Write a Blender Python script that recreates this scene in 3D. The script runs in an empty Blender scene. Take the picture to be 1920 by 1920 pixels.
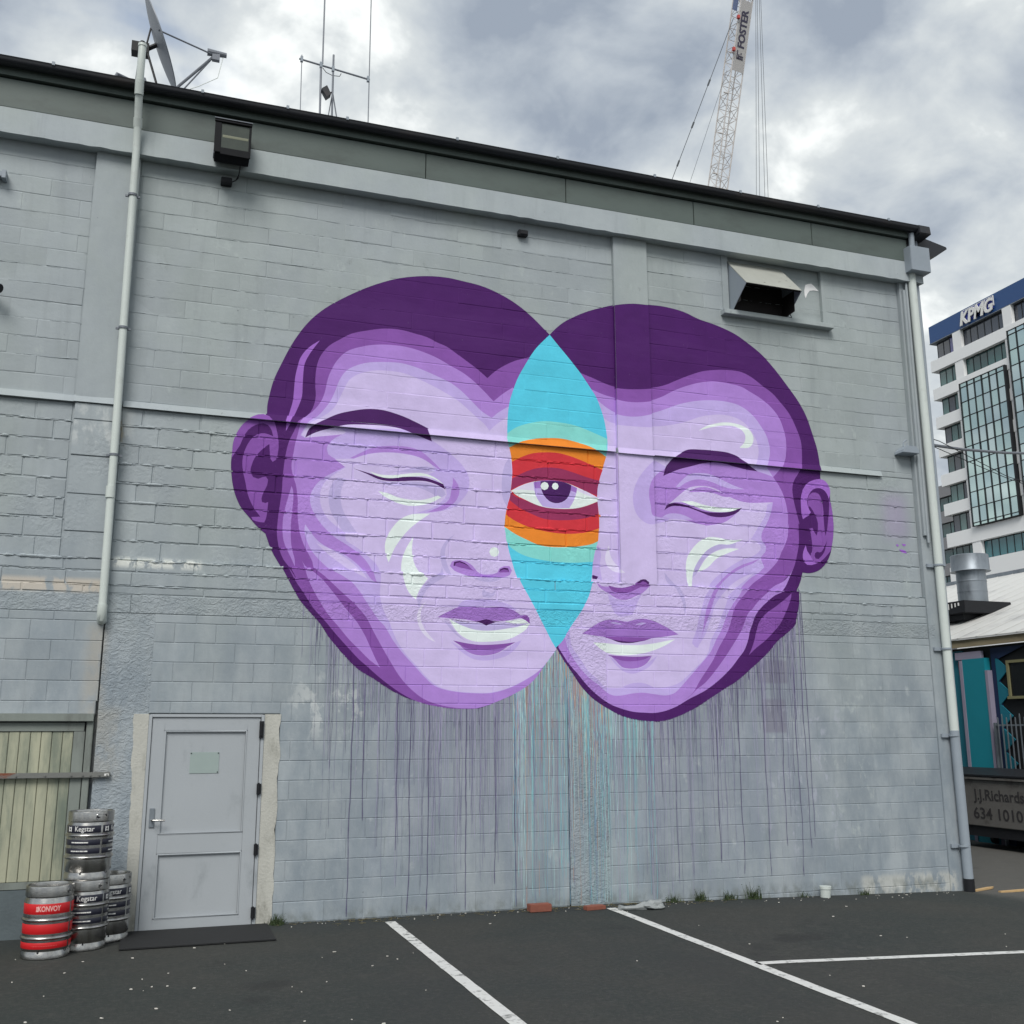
import bpy, bmesh, math, random
import numpy as np
from mathutils import Vector, Matrix, noise
from mathutils.geometry import delaunay_2d_cdt
random.seed(11); rnd = random.Random(5)
S = bpy.context.scene
COL = S.collection
R_ = math.radians

# ------------------------------------------------------------------ camera
CAM = Vector((0.0, -11.0, 1.86))
cam = bpy.data.cameras.new('camera'); cam_o = bpy.data.objects.new('camera', cam); COL.objects.link(cam_o)
PITCH, YAW, ROLL = 0.210348, 0.328823, -0.002315
fw = Vector((math.sin(YAW)*math.cos(PITCH), math.cos(YAW)*math.cos(PITCH), math.sin(PITCH)))
rt = Vector((math.cos(YAW), -math.sin(YAW), 0)); up = rt.cross(fw)
r2 = rt*math.cos(ROLL)+up*math.sin(ROLL); u2 = up*math.cos(ROLL)-rt*math.sin(ROLL)
m = Matrix((r2, u2, -fw)).transposed().to_4x4(); m.translation = CAM
cam_o.matrix_world = m
cam.sensor_width = 36; cam.lens = 36*1928.17/1920; cam.clip_end = 3000; cam.clip_start = 0.05
S.camera = cam_o
S.render.resolution_x = S.render.resolution_y = 1024

# ------------------------------------------------------------------ sky, sun, exposure
SUN_EL, SUN_AZ = 47.0, -28.0          # sun behind the camera, veiled by cloud
S.view_settings.view_transform = 'Standard'; S.view_settings.look = 'None'
S.view_settings.gamma = 1; S.view_settings.use_curve_mapping = False
S.view_settings.exposure = 0.88
W = bpy.data.worlds.new('World'); S.world = W; W.use_nodes = True
nt = W.node_tree; nt.nodes.clear()
def N(nt, t, **k):
    n = nt.nodes.new(t)
    for a, b in k.items():
        if a == 'inp':
            for i, v in b.items(): n.inputs[i].default_value = v
        else: setattr(n, a, b)
    return n
def LK(nt, a, b): nt.links.new(a, b)
out = N(nt, 'ShaderNodeOutputWorld'); bg = N(nt, 'ShaderNodeBackground'); LK(nt, bg.outputs[0], out.inputs[0])
bg.inputs[1].default_value = 0.1
sky = N(nt, 'ShaderNodeTexSky', sky_type='NISHITA', sun_disc=False)
sky.sun_elevation = R_(SUN_EL); sky.sun_rotation = R_(180+SUN_AZ); sky.altitude = 20; sky.dust_density = 1.5
tc = N(nt, 'ShaderNodeTexCoord'); sp = N(nt, 'ShaderNodeSeparateXYZ'); LK(nt, tc.outputs['Generated'], sp.inputs[0])
mz = N(nt, 'ShaderNodeMath', operation='MAXIMUM', inp={1: 0.02}); LK(nt, sp.outputs[2], mz.inputs[0])
az = N(nt, 'ShaderNodeMath', operation='ADD', inp={1: 0.42}); LK(nt, mz.outputs[0], az.inputs[0])
dx = N(nt, 'ShaderNodeMath', operation='DIVIDE'); LK(nt, sp.outputs[0], dx.inputs[0]); LK(nt, az.outputs[0], dx.inputs[1])
dy = N(nt, 'ShaderNodeMath', operation='DIVIDE'); LK(nt, sp.outputs[1], dy.inputs[0]); LK(nt, az.outputs[0], dy.inputs[1])
cb = N(nt, 'ShaderNodeCombineXYZ', inp={2: 3.7}); LK(nt, dx.outputs[0], cb.inputs[0]); LK(nt, dy.outputs[0], cb.inputs[1])
def wnoise(scale, det, rough, off, dist=0.0):
    mp = N(nt, 'ShaderNodeMapping'); mp.inputs['Location'].default_value = off
    LK(nt, cb.outputs[0], mp.inputs[0])
    n = N(nt, 'ShaderNodeTexNoise', inp={'Scale': scale, 'Detail': det, 'Roughness': rough, 'Distortion': dist})
    LK(nt, mp.outputs[0], n.inputs['Vector']); return n.outputs[0]
n1 = wnoise(2.5, 6, 0.50, (3.1, 1.7, 0), .15); n2 = wnoise(7.5, 6, 0.55, (7.3, 2.2, 1), .2)
mx = N(nt, 'ShaderNodeMath', operation='MULTIPLY', inp={1: .38}); LK(nt, n2, mx.inputs[0])
ad = N(nt, 'ShaderNodeMath', operation='MULTIPLY_ADD', inp={1: .62}); LK(nt, n1, ad.inputs[0]); LK(nt, mx.outputs[0], ad.inputs[2])
cr = N(nt, 'ShaderNodeValToRGB'); LK(nt, ad.outputs[0], cr.inputs[0])
e = cr.color_ramp.elements
e[0].position = .40; e[0].color = (.185, .215, .26, 1)
e[1].position = .595; e[1].color = (.66, .675, .66, 1)
q = e.new(.46); q.color = (.27, .30, .335, 1)
q = e.new(.53); q.color = (.385, .41, .42, 1)
vm = N(nt, 'ShaderNodeVectorMath', operation='SCALE', inp={'Scale': 10.0}); LK(nt, cr.outputs[0], vm.inputs[0])
n3 = wnoise(2.3, 5, 0.55, (1.2, 8.4, 4), .5)
gap = N(nt, 'ShaderNodeMapRange', interpolation_type='SMOOTHSTEP', inp={1: .585, 2: .68}); LK(nt, n3, gap.inputs[0])
gp2 = N(nt, 'ShaderNodeMath', operation='MULTIPLY', inp={1: .7}); LK(nt, gap.outputs[0], gp2.inputs[0])
mixs = N(nt, 'ShaderNodeMix', data_type='RGBA'); LK(nt, gp2.outputs[0], mixs.inputs[0]); LK(nt, vm.outputs[0], mixs.inputs[6]); LK(nt, sky.outputs[0], mixs.inputs[7])
LK(nt, mixs.outputs[2], bg.inputs[0])
sun = bpy.data.lights.new('sun', 'SUN'); sun.energy = 1.5; sun.angle = R_(28); sun.color = (1, .965, .92)
so = bpy.data.objects.new('sun', sun); COL.objects.link(so)
sd = Vector((math.sin(R_(SUN_AZ))*math.cos(R_(SUN_EL)), -math.cos(R_(SUN_AZ))*math.cos(R_(SUN_EL)), math.sin(R_(SUN_EL))))
so.rotation_euler = (-sd).to_track_quat('-Z', 'Y').to_euler(); so.location = (0, -30, 40)

# ------------------------------------------------------------------ materials
def mat(name, col, rough=.6, metal=0.0, spec=.4):
    m = bpy.data.materials.new(name); m.use_nodes = True
    b = m.node_tree.nodes['Principled BSDF']
    b.inputs['Base Color'].default_value = (*col, 1); b.inputs['Roughness'].default_value = rough
    b.inputs['Metallic'].default_value = metal; b.inputs['Specular IOR Level'].default_value = spec
    return m
def pos_noise(nt, scale, det=4, rough=.55, stretch=(1, 1, 1), off=(0, 0, 0), obj=False, dist=0.0):
    key = 'geo'
    if obj:
        g = N(nt, 'ShaderNodeTexCoord').outputs['Object']
    else: g = N(nt, 'ShaderNodeNewGeometry').outputs['Position']
    mp = N(nt, 'ShaderNodeMapping'); mp.inputs['Scale'].default_value = stretch; mp.inputs['Location'].default_value = off
    LK(nt, g, mp.inputs[0])
    n = N(nt, 'ShaderNodeTexNoise', inp={'Scale': scale, 'Detail': det, 'Roughness': rough, 'Distortion': dist})
    LK(nt, mp.outputs[0], n.inputs['Vector']); return n.outputs[0]
def ramp(nt, v, a, b):
    r = N(nt, 'ShaderNodeMapRange', interpolation_type='SMOOTHSTEP', inp={1: a, 2: b}); LK(nt, v, r.inputs[0]); return r.outputs[0]
def math_(nt, op, a, b=None, c=None):
    n = N(nt, 'ShaderNodeMath', operation=op)
    for i, x in enumerate((a, b, c)):
        if x is None: continue
        if isinstance(x, (int, float)): n.inputs[i].default_value = x
        else: LK(nt, x, n.inputs[i])
    return n.outputs[0]
def mixc(nt, f, a, b, bt='MIX'):
    n = N(nt, 'ShaderNodeMix', data_type='RGBA', blend_type=bt)
    for i, x in ((0, f), (6, a), (7, b)):
        if isinstance(x, (int, float)): n.inputs[i].default_value = x
        elif isinstance(x, tuple): n.inputs[i].default_value = (*x, 1)
        else: LK(nt, x, n.inputs[i])
    return n.outputs[2]
def bump(nt, h, strength, dist, prev=None):
    b = N(nt, 'ShaderNodeBump', inp={'Strength': strength, 'Distance': dist}); LK(nt, h, b.inputs['Height'])
    if prev is not None: LK(nt, prev, b.inputs['Normal'])
    return b.outputs[0]
def bsdf(m): return m.node_tree.nodes['Principled BSDF']
def varied(name, col, rough=.6, metal=0, amp=.12, scale=6, bstr=0, bscale=60, dirt=None, dscale=3, dthr=(.5, .75), obj=False, stretch=(1, 1, 1), spec=.4):
    m = mat(name, col, rough, metal, spec); nt = m.node_tree; b = bsdf(m)
    v = pos_noise(nt, scale, 5, .6, stretch, obj=obj)
    c = mixc(nt, v, tuple(x*(1-amp) for x in col), tuple(min(1, x*(1+amp)) for x in col))
    if dirt:
        d = ramp(nt, pos_noise(nt, dscale, 6, .65, stretch, (4.4, 1.1, 2.2), obj), *dthr)
        c = mixc(nt, d, c, dirt)
    LK(nt, c, b.inputs['Base Color'])
    if bstr: LK(nt, bump(nt, pos_noise(nt, bscale, 3, .6, obj=obj), bstr, .01), b.inputs['Normal'])
    return m
# relief shared by the painted masonry: fine grain everywhere, stippled render on the columns and the tie beam
def box_mask(nt, xyz, x0, x1, z0, z1, s=.03):
    a = ramp(nt, xyz[0], x0-s, x0+s); b = ramp(nt, xyz[0], x1+s, x1-s)
    c = ramp(nt, xyz[2], z0-s, z0+s); d = ramp(nt, xyz[2], z1+s, z1-s)
    return math_(nt, 'MULTIPLY', math_(nt, 'MULTIPLY', a, b), math_(nt, 'MULTIPLY', c, d))
def relief_group():
    g = bpy.data.node_groups.new('masonry_relief', 'ShaderNodeTree')
    g.interface.new_socket('Normal', in_out='OUTPUT', socket_type='NodeSocketVector')
    g.interface.new_socket('Rough', in_out='OUTPUT', socket_type='NodeSocketFloat')
    o = N(g, 'NodeGroupOutput')
    s = N(g, 'ShaderNodeSeparateXYZ'); LK(g, N(g, 'ShaderNodeNewGeometry').outputs['Position'], s.inputs[0]); p = s.outputs
    mk = box_mask(g, p, -8, 9.6, 3.035, 3.215, .008)
    mk = math_(g, 'MAXIMUM', mk, box_mask(g, p, -.535, -.06, .0, 3.1, .01))
    mk = math_(g, 'MAXIMUM', mk, box_mask(g, p, 4.415, 4.90, .0, 3.1, .01))
    mk = math_(g, 'MAXIMUM', mk, math_(g, 'MULTIPLY', box_mask(g, p, 4.6, 5.3, 3.2, 3.6, .15), .5))
    mid = box_mask(g, p, -8, 9.4, 3.2, 5.2, .05)
    rough_h = pos_noise(g, 16, 5, .62, (1, 1, 1.4), dist=1.2)
    nb = bump(g, pos_noise(g, 55, 4, .7), .22, .004)
    nb = bump(g, pos_noise(g, 3.0, 4, .6), .25, .03, nb)
    b1 = N(g, 'ShaderNodeBump', inp={'Distance': .022}); LK(g, math_(g, 'MULTIPLY', mk, .95), b1.inputs['Strength']); LK(g, rough_h, b1.inputs['Height']); LK(g, nb, b1.inputs['Normal'])
    b2 = N(g, 'ShaderNodeBump', inp={'Distance': .012}); LK(g, math_(g, 'MULTIPLY', math_(g, 'MULTIPLY', mid, ramp(g, pos_noise(g, 1.6, 3, .5), .45, .65)), .8), b2.inputs['Strength'])
    LK(g, pos_noise(g, 24, 4, .6), b2.inputs['Height']); LK(g, b1.outputs[0], b2.inputs['Normal'])
    LK(g, b2.outputs[0], o.inputs[0]); LK(g, mk, o.inputs[1])
    return g
RELIEF = relief_group()
def wall_mat(name, base=None, marks=True):
    m = mat(name, (.3, .33, .35), .62, 0, .25); nt = m.node_tree; b = bsdf(m)
    gr = N(nt, 'ShaderNodeGroup'); gr.node_tree = RELIEF; LK(nt, gr.outputs[0], b.inputs['Normal'])
    s = N(nt, 'ShaderNodeSeparateXYZ'); LK(nt, N(nt, 'ShaderNodeNewGeometry').outputs['Position'], s.inputs[0]); p = s.outputs
    big = pos_noise(nt, .55, 5, .6, (1, 1, .7), (2, 0, 5)); med = pos_noise(nt, 2.6, 5, .65, (1, 1, .45))
    upr = ramp(nt, math_(nt, 'ADD', p[2], math_(nt, 'MULTIPLY', big, 3.0)), 3.2, 6.2)
    c_lo = mixc(nt, ramp(nt, med, .35, .7), (.228, .268, .302), (.292, .328, .355))
    c_up = mixc(nt, ramp(nt, big, .42, .6), (.305, .342, .362), (.310, .350, .352))
    c = mixc(nt, upr, c_lo, c_up)
    c = mixc(nt, ramp(nt, med, .3, .8), c, mixc(nt, .16, c, (.6, .65, .65)))
    # per block tone
    at = N(nt, 'ShaderNodeAttribute', attribute_name='tone')
    c = mixc(nt, 1.0, c, N(nt, 'ShaderNodeCombineColor').outputs[0], 'MIX') if False else c
    hs = N(nt, 'ShaderNodeHueSaturation'); LK(nt, c, hs.inputs['Color'])
    LK(nt, math_(nt, 'MULTIPLY_ADD', at.outputs['Fac'], .11, .945), hs.inputs['Value']); c = hs.outputs[0]
    # vertical weather streaks and fine pits
    stv = pos_noise(nt, 7, 4, .6, (1, 1, .10), (1, 3, 0)); c = mixc(nt, math_(nt, 'MULTIPLY', ramp(nt, stv, .55, .78), .22), c, (.17, .19, .20))
    pit = ramp(nt, pos_noise(nt, 18, 2, .5), .74, .78); c = mixc(nt, math_(nt, 'MULTIPLY', pit, .45), c, (.10, .11, .12))
    if marks:
        # overspray and thinned paint that ran down below the faces
        st = pos_noise(nt, 9, 3, .6, (1, 1, .05), (5, 0, 0)); st2 = pos_noise(nt, 30, 2, .6, (1, 1, .03), (9, 0, 0))
        w1 = math_(nt, 'MULTIPLY', ramp(nt, p[0], 1.5, 2.8), ramp(nt, p[0], 8.05, 7.3)); w1 = math_(nt, 'MULTIPLY', w1, ramp(nt, p[2], 3.3, 2.6))
        w1 = math_(nt, 'MULTIPLY', w1, ramp(nt, math_(nt, 'ADD', p[2], math_(nt, 'MULTIPLY', st, 2.2)), .9, 2.6))
        f1 = math_(nt, 'MULTIPLY', w1, math_(nt, 'MULTIPLY_ADD', ramp(nt, st2, .35, .7), .35, .18)); c = mixc(nt, f1, c, (.265, .285, .37))
        w2 = math_(nt, 'MULTIPLY', ramp(nt, p[0], 3.55, 4.15), ramp(nt, p[0], 5.55, 5.0)); w2 = math_(nt, 'MULTIPLY', w2, ramp(nt, p[2], 3.0, 2.4))
        f2 = math_(nt, 'MULTIPLY', w2, math_(nt, 'MULTIPLY_ADD', ramp(nt, st2, .4, .62), .16, .03)); c = mixc(nt, f2, c, (.27, .46, .50))
        # worn, chalky and stained spots
        for (x0, x1, z0, z1, colr, stg, sf, th) in (
            (7.85, 8.55, .3, 2.6, (.46, .51, .50), .6, .35, (.54, .72)), (-8, -.55, 3.225, 3.36, (.50, .46, .40), .95, .03, (.40, .5)),
            (-.5, .35, 3.50, 3.60, (.66, .68, .64), .9, .03, (.42, .5)), (-.68, -.5, 1.9, 2.9, (.40, .37, .31), .55, .07, (.3, .55)),  # first entry: chipped ledge paint, with the light it catches put into the colour
            (-1, -.42, 4.75, 5.17, (.5, .53, .53), .7, .05, (.45, .6)), (-.60, -.50, 4.75, 5.15, (.34, .27, .15), .8, .05, (.48, .6)),
            (1.35, 2.1, 1.85, 2.4, (.52, .55, .55), .7, .2, (.52, .6)), (-.62, -.3, 1.4, 2.1, (.36, .35, .31), .5, .08, (.3, .6)),
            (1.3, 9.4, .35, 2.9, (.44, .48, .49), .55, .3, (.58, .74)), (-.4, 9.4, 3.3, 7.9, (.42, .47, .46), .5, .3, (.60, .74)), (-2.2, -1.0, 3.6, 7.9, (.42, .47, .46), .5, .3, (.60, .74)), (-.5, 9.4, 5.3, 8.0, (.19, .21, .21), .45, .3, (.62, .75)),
            (8.2, 9.6, -.1, .14, (.48, .49, .46), .8, .05, (.45, .55)), (-6, 9.5, -.2, .09, (.13, .145, .13), .55, .06, (.40, .62)),
            (6.91, 7.32, 2.43, 2.71, (.185, .175, .235), .62, .02, (.05, .3)), (6.94, 7.27, 1.84, 2.24, (.185, .175, .235), .62, .02, (.05, .3)), (6.9, 8.1, .5, 2.2, (.42, .44, .52), .5, .25, (.55, .66))):
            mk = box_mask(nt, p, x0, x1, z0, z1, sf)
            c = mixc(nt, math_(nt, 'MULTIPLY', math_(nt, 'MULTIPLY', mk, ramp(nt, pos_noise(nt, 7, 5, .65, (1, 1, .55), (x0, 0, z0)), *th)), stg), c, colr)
        sg = math_(nt, 'MULTIPLY', math_(nt, 'MULTIPLY', box_mask(nt, p, 8.98, 9.35, 4.35, 4.95, .14), .4), 1.0); c = mixc(nt, sg, c, (.34, .25, .44))
    LK(nt, c, b.inputs['Base Color'])
    LK(nt, math_(nt, 'MULTIPLY_ADD', med, .25, .5), b.inputs['Roughness'])
    return m
def paint_mat(name, col):
    m = mat('mural_'+name, col, .68, 0, .15); nt = m.node_tree; b = bsdf(m)
    gr = N(nt, 'ShaderNodeGroup'); gr.node_tree = RELIEF; LK(nt, gr.outputs[0], b.inputs['Normal'])
    v = pos_noise(nt, 3.2, 6, .65); w = pos_noise(nt, 26, 3, .6)
    c = mixc(nt, ramp(nt, v, .3, .7), tuple(x*.93 for x in col), tuple(min(.9, x*1.06) for x in col))
    c = mixc(nt, math_(nt, 'MULTIPLY', ramp(nt, w, .70, .76), .25), c, tuple(x*.55 for x in col))
    lap = pos_noise(nt, 1.3, 5, .7, (.35, 1, 2.2), (4, 2, 9)); c = mixc(nt, math_(nt, 'MULTIPLY', ramp(nt, lap, .52, .68), .55), c, tuple(min(.88, x*1.10+.006) for x in col))
    chip = ramp(nt, pos_noise(nt, 34, 4, .65, (1, 1, 1.6), (7, 1, 3)), .735, .745); c = mixc(nt, math_(nt, 'MULTIPLY', chip, .8), c, (.36, .39, .40))
    LK(nt, c, b.inputs['Base Color']); return m
def srgb(r, g, b, k=1/.93):
    f = lambda c: ((c/255+.055)/1.055)**2.4 if c > 10 else c/255/12.92
    return tuple(min(.85, f(c)*k*t) for c, t in ((r, 1.01), (g, 1.0), (b, .99)))
PAINT = {k: paint_mat(k, srgb(*v)) for k, v in dict(dark=(72, 30, 96), dark2=(70, 32, 92), mid=(128, 80, 160), lilac=(165, 127, 203), lilac2=(152, 102, 190), lilac3=(152, 112, 190),
    light=(182, 164, 220), pale=(196, 182, 224), shade=(178, 167, 212), white=(216, 227, 226), white2=(212, 206, 236), cyan=(84, 194, 220), mint=(128, 206, 200), orange=(222, 130, 46), red=(198, 54, 64), maroon=(142, 50, 90)).items()}
M = {}
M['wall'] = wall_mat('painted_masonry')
M['asphalt'] = None
M['pvc'] = varied('white_pipe', (.55, .60, .57), .35, 0, .06, 3, dirt=(.42, .45, .42), dthr=(.55, .8))
M['pvc_grey'] = varied('grey_painted_pipe', (.26, .30, .34), .5, 0, .1, 4, .1, 40)
M['gutter'] = varied('dark_gutter', (.016, .018, .023), .5, 0, .35, 2.5, stretch=(.4, 1, 1), dirt=(.034, .030, .030), dthr=(.5, .7))
M['fascia'] = varied('olive_fascia', (.092, .118, .108), .55, 0, .1, 1.5, dirt=(.075, .094, .086), dthr=(.45, .7), stretch=(.5, 1, 1))
M['beam'] = wall_mat('painted_beam', marks=False)
M['door'] = varied('grey_door_paint', (.36, .388, .41), .45, 0, .06, 2, .08, 60, dirt=(.22, .245, .26), dscale=3.5, dthr=(.55, .85), stretch=(1, 1, .5))
M['plate'] = varied('green_grey_plate', (.30, .365, .35), .4, 0, .05, 8)
M['black'] = varied('black_plastic', (.014, .015, .018), .5, 0, .3, 20, spec=.25)
M['steel'] = varied('brushed_steel', (.44, .435, .42), .27, 1, .2, 7, .10, 35, stretch=(1, 1, .12), obj=True, dirt=(.20, .19, .175), dscale=5, dthr=(.48, .72))
M['zinc'] = varied('galvanised_steel', (.24, .27, .30), .48, .6, .22, 6, 0, dirt=(.14, .16, .185), dthr=(.5, .75), obj=True, stretch=(1, 1, .4))
M['alu'] = varied('dull_aluminium', (.16, .175, .20), .55, .2, .1, 6, obj=True)
M['timber'] = varied('faded_timber', (.385, .39, .285), .7, 0, .18, 5, .15, 50, stretch=(1, 1, .18), dirt=(.15, .18, .145), dscale=2.4, dthr=(.47, .68))
M['timber_frame'] = varied('green_grey_timber', (.20, .225, .205), .65, 0, .15, 5, .1, 50, stretch=(1, 1, .3), dirt=(.12, .13, .12))
M['rust'] = varied('rusty_bar', (.17, .175, .165), .7, .2, .15, 8, .2, 60, dirt=(.19, .06, .03), dscale=3.2, dthr=(.49, .56), stretch=(.5, 1, 1))
M['old_conc'] = varied('bare_render', (.44, .44, .40), .8, 0, .15, 7, .5, 40, dirt=(.20, .20, .17), dscale=4, dthr=(.52, .75), stretch=(1, 1, .4))
M['dark_conc'] = varied('dark_footing', (.10, .125, .135), .75, 0, .25, 4, .3, 30)
M['red'] = varied('red_band', (.52, .012, .016), .4, 0, .05, 6, obj=True)
M['navy'] = varied('dark_navy_band', (.016, .017, .03), .4, 0, .2, 6, obj=True)
M['print'] = mat('pale_print', (.72, .72, .70), .5)
M['pink_print'] = mat('pale_pink_print', (.75, .45, .42), .5)
M['line'] = varied('worn_line_paint', (.58, .59, .57), .7, 0, .10, 5, .4, 120, dirt=(.12, .125, .12), dscale=13, dthr=(.52, .70))
M['white_metal'] = varied('white_roof_sheet', (.55, .55, .53), .5, 0, .06, 3, dirt=(.36, .36, .36), dscale=1.2, dthr=(.5, .75))
M['gal_roof'] = varied('grey_roof_sheet', (.25, .26, .27), .5, .3, .1, 2)
M['glass'] = varied('floodlight_glass', (.05, .06, .048), .15, 0, .3, 6, spec=.6)
M['green'] = varied('weed_green', (.035, .055, .02), .75, 0, .5, 30)
M['terracotta'] = varied('red_brick', (.22, .075, .05), .8, 0, .2, 20, .3, 80)
M['wood_new'] = varied('bright_offcut', (.46, .31, .15), .7, 0, .15, 20)
M['litter'] = varied('pale_petal', (.55, .53, .48), .8, 0, .35, 50)
M['bag'] = varied('clear_plastic', (.27, .29, .29), .25, 0, .15, 30, .4, 60)
M['mat'] = varied('black_rubber', (.014, .015, .016), .8, 0, .25, 40, .6, 160)
def asphalt_mat():
    m = mat('asphalt', (.05, .053, .052), .82, 0, .3); nt = m.node_tree; b = bsdf(m)
    s = N(nt, 'ShaderNodeSeparateXYZ'); LK(nt, N(nt, 'ShaderNodeNewGeometry').outputs['Position'], s.inputs[0]); p = s.outputs
    a = pos_noise(nt, .5, 5, .6); f = pos_noise(nt, 130, 2, .6); g = pos_noise(nt, 5, 5, .7)
    c = mixc(nt, ramp(nt, a, .35, .65), (.026, .032, .030), (.036, .038, .034))
    c = mixc(nt, math_(nt, 'MULTIPLY', ramp(nt, g, .5, .75), .35), c, (.066, .066, .060))
    c = mixc(nt, math_(nt, 'MULTIPLY', ramp(nt, f, .60, .72), .5), c, (.11, .11, .105))
    c = mixc(nt, math_(nt, 'MULTIPLY', ramp(nt, f, .42, .30), .6), c, (.022, .024, .024))
    dr = ramp(nt, math_(nt, 'ADD', p[0], math_(nt, 'MULTIPLY', a, 1.6)), 10.2, 10.9)
    c = mixc(nt, math_(nt, 'MULTIPLY', dr, .65), c, mixc(nt, g, (.10, .095, .088), (.14, .135, .125)))
    mo = pos_noise(nt, 22, 4, .7, (1, 1, 1), (6, 2, 1)); c = mixc(nt, math_(nt, 'MULTIPLY', ramp(nt, mo, .45, .68), .35), c, (.072, .071, .064)); c = mixc(nt, math_(nt, 'MULTIPLY', ramp(nt, mo, .45, .30), .5), c, (.020, .022, .021))
    oil = pos_noise(nt, .9, 4, .55, (1, 1, 1), (12, 4, 1)); c = mixc(nt, math_(nt, 'MULTIPLY', ramp(nt, oil, .60, .70), .55), c, (.018, .019, .019))
    st_ = ramp(nt, pos_noise(nt, 70, 2, .5, (1, 1, 1), (2, 9, 4)), .70, .74); c = mixc(nt, math_(nt, 'MULTIPLY', st_, .6), c, (.19, .19, .175))
    tr = pos_noise(nt, 1.1, 4, .6, (1, .22, 1), (3, 3, 3)); c = mixc(nt, math_(nt, 'MULTIPLY', ramp(nt, tr, .56, .7), .35), c, (.030, .032, .032))
    # darker strip of ground along the foot of the wall
    foot_strip = math_(nt, 'MULTIPLY', math_(nt, 'MULTIPLY', ramp(nt, math_(nt, 'ADD', p[1], math_(nt, 'MULTIPLY', g, .5)), -.55, .1), ramp(nt, p[0], 10, 9)), .5); c = mixc(nt, foot_strip, c, (.026, .032, .034))
    LK(nt, c, b.inputs['Base Color'])
    LK(nt, bump(nt, f, .55, .008, bump(nt, g, .3, .02)), b.inputs['Normal'])
    return m
M['asphalt'] = asphalt_mat()

# ------------------------------------------------------------------ mesh helpers
ORG = {}
class MB:
    def __init__(s): s.v = []; s.f = []; s.m = []
    def add(s, vs, fs, mi=0):
        o = len(s.v); s.v += [tuple(x) for x in vs]; s.f += [tuple(i+o for i in f) for f in fs]; s.m += [mi]*len(fs); return s
    def box(s, x0, x1, y0, y1, z0, z1, mi=0):
        vs = [(x, y, z) for z in (z0, z1) for y in (y0, y1) for x in (x0, x1)]
        return s.add(vs, [(0, 2, 3, 1), (4, 5, 7, 6), (0, 1, 5, 4), (2, 6, 7, 3), (0, 4, 6, 2), (1, 3, 7, 5)], mi)
    def tube(s, pts, r, n=10, mi=0, caps=True, radii=None):
        pts = [Vector(p) for p in pts]; rings = []
        for i, p in enumerate(pts):
            d = (pts[min(i+1, len(pts)-1)]-pts[max(i-1, 0)]).normalized()
            a = d.orthogonal().normalized() if i == 0 else (pa - d*pa.dot(d)).normalized()
            pa = a; b = d.cross(a); rr = radii[i] if radii else r
            rings.append([p+(a*math.cos(t)+b*math.sin(t))*rr for t in [2*math.pi*k/n for k in range(n)]])
        vs = [v for q in rings for v in q]; fs = []
        for i in range(len(pts)-1):
            for k in range(n): fs.append((i*n+k, i*n+(k+1) % n, (i+1)*n+(k+1) % n, (i+1)*n+k))
        if caps: fs += [tuple(range(n))[::-1], tuple(range((len(pts)-1)*n, len(pts)*n))]
        return s.add(vs, fs, mi)
    def lathe(s, prof, c=(0, 0, 0), n=40, mi=0, a0=0, a1=2*math.pi):
        full = abs(a1-a0-2*math.pi) < 1e-6; k = n if full else n+1
        vs = [(c[0]+r*math.cos(a0+(a1-a0)*i/n), c[1]+r*math.sin(a0+(a1-a0)*i/n), c[2]+z) for (r, z) in prof for i in range(k)]
        fs = [(j*k+i, j*k+(i+1) % k, (j+1)*k+(i+1) % k, (j+1)*k+i) for j in range(len(prof)-1) for i in range(n)]
        return s.add(vs, fs, mi)
    def prism(s, poly, axis, a, b, mi=0):
        n = len(poly)
        def P(u, w, t): return {'x': (t, u, w), 'y': (u, t, w), 'z': (u, w, t)}[axis]
        vs = [P(u, w, a) for u, w in poly]+[P(u, w, b) for u, w in poly]
        fs = [tuple(range(n)), tuple(range(n, 2*n))[::-1]]+[(i, i+n, (i+1) % n+n, (i+1) % n) for i in range(n)]
        return s.add(vs, fs, mi)
    def build(s, name, mats, parent=None, smooth=False, kind=None, label=None, bevel=0, fix=True):
        o3 = ORG.get(parent.name, (0, 0, 0)) if parent else (0, 0, 0)
        me = bpy.data.meshes.new(name)
        me.from_pydata([(x-o3[0], y-o3[1], z-o3[2]) for x, y, z in s.v], [], s.f)
        for mm in (mats if isinstance(mats, (list, tuple)) else [mats]): me.materials.append(mm)
        me.polygons.foreach_set('material_index', s.m)
        if fix:
            bm = bmesh.new(); bm.from_mesh(me); bmesh.ops.recalc_face_normals(bm, faces=bm.faces[:])
            if bevel:
                bmesh.ops.remove_doubles(bm, verts=bm.verts[:], dist=1e-5)
                bmesh.ops.bevel(bm, geom=[e for e in bm.edges if len(e.link_faces) == 2 and e.calc_face_angle(0) > .6], offset=bevel, segments=2, affect='EDGES', clamp_overlap=True)
            bm.to_mesh(me); bm.free()
        if smooth:
            me.polygons.foreach_set('use_smooth', [True]*len(me.polygons))
            try: me.set_sharp_from_angle(angle=R_(40))
            except Exception: pass
        o = bpy.data.objects.new(name, me); COL.objects.link(o)
        if parent: o.parent = parent; ORG[o.name] = o3
        if kind: o['kind'] = kind
        if label: o['label'] = label
        return o
def root(name, label, cat, loc=(0, 0, 0), group=None):
    o = bpy.data.objects.new(name, None); COL.objects.link(o); o.location = loc; o.empty_display_size = .2
    ORG[o.name] = tuple(loc); o['label'] = label; o['category'] = cat
    if group: o['group'] = group
    return o
def tag(o, label, cat, group=None):
    o['label'] = label; o['category'] = cat
    if group: o['group'] = group
    return o
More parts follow.
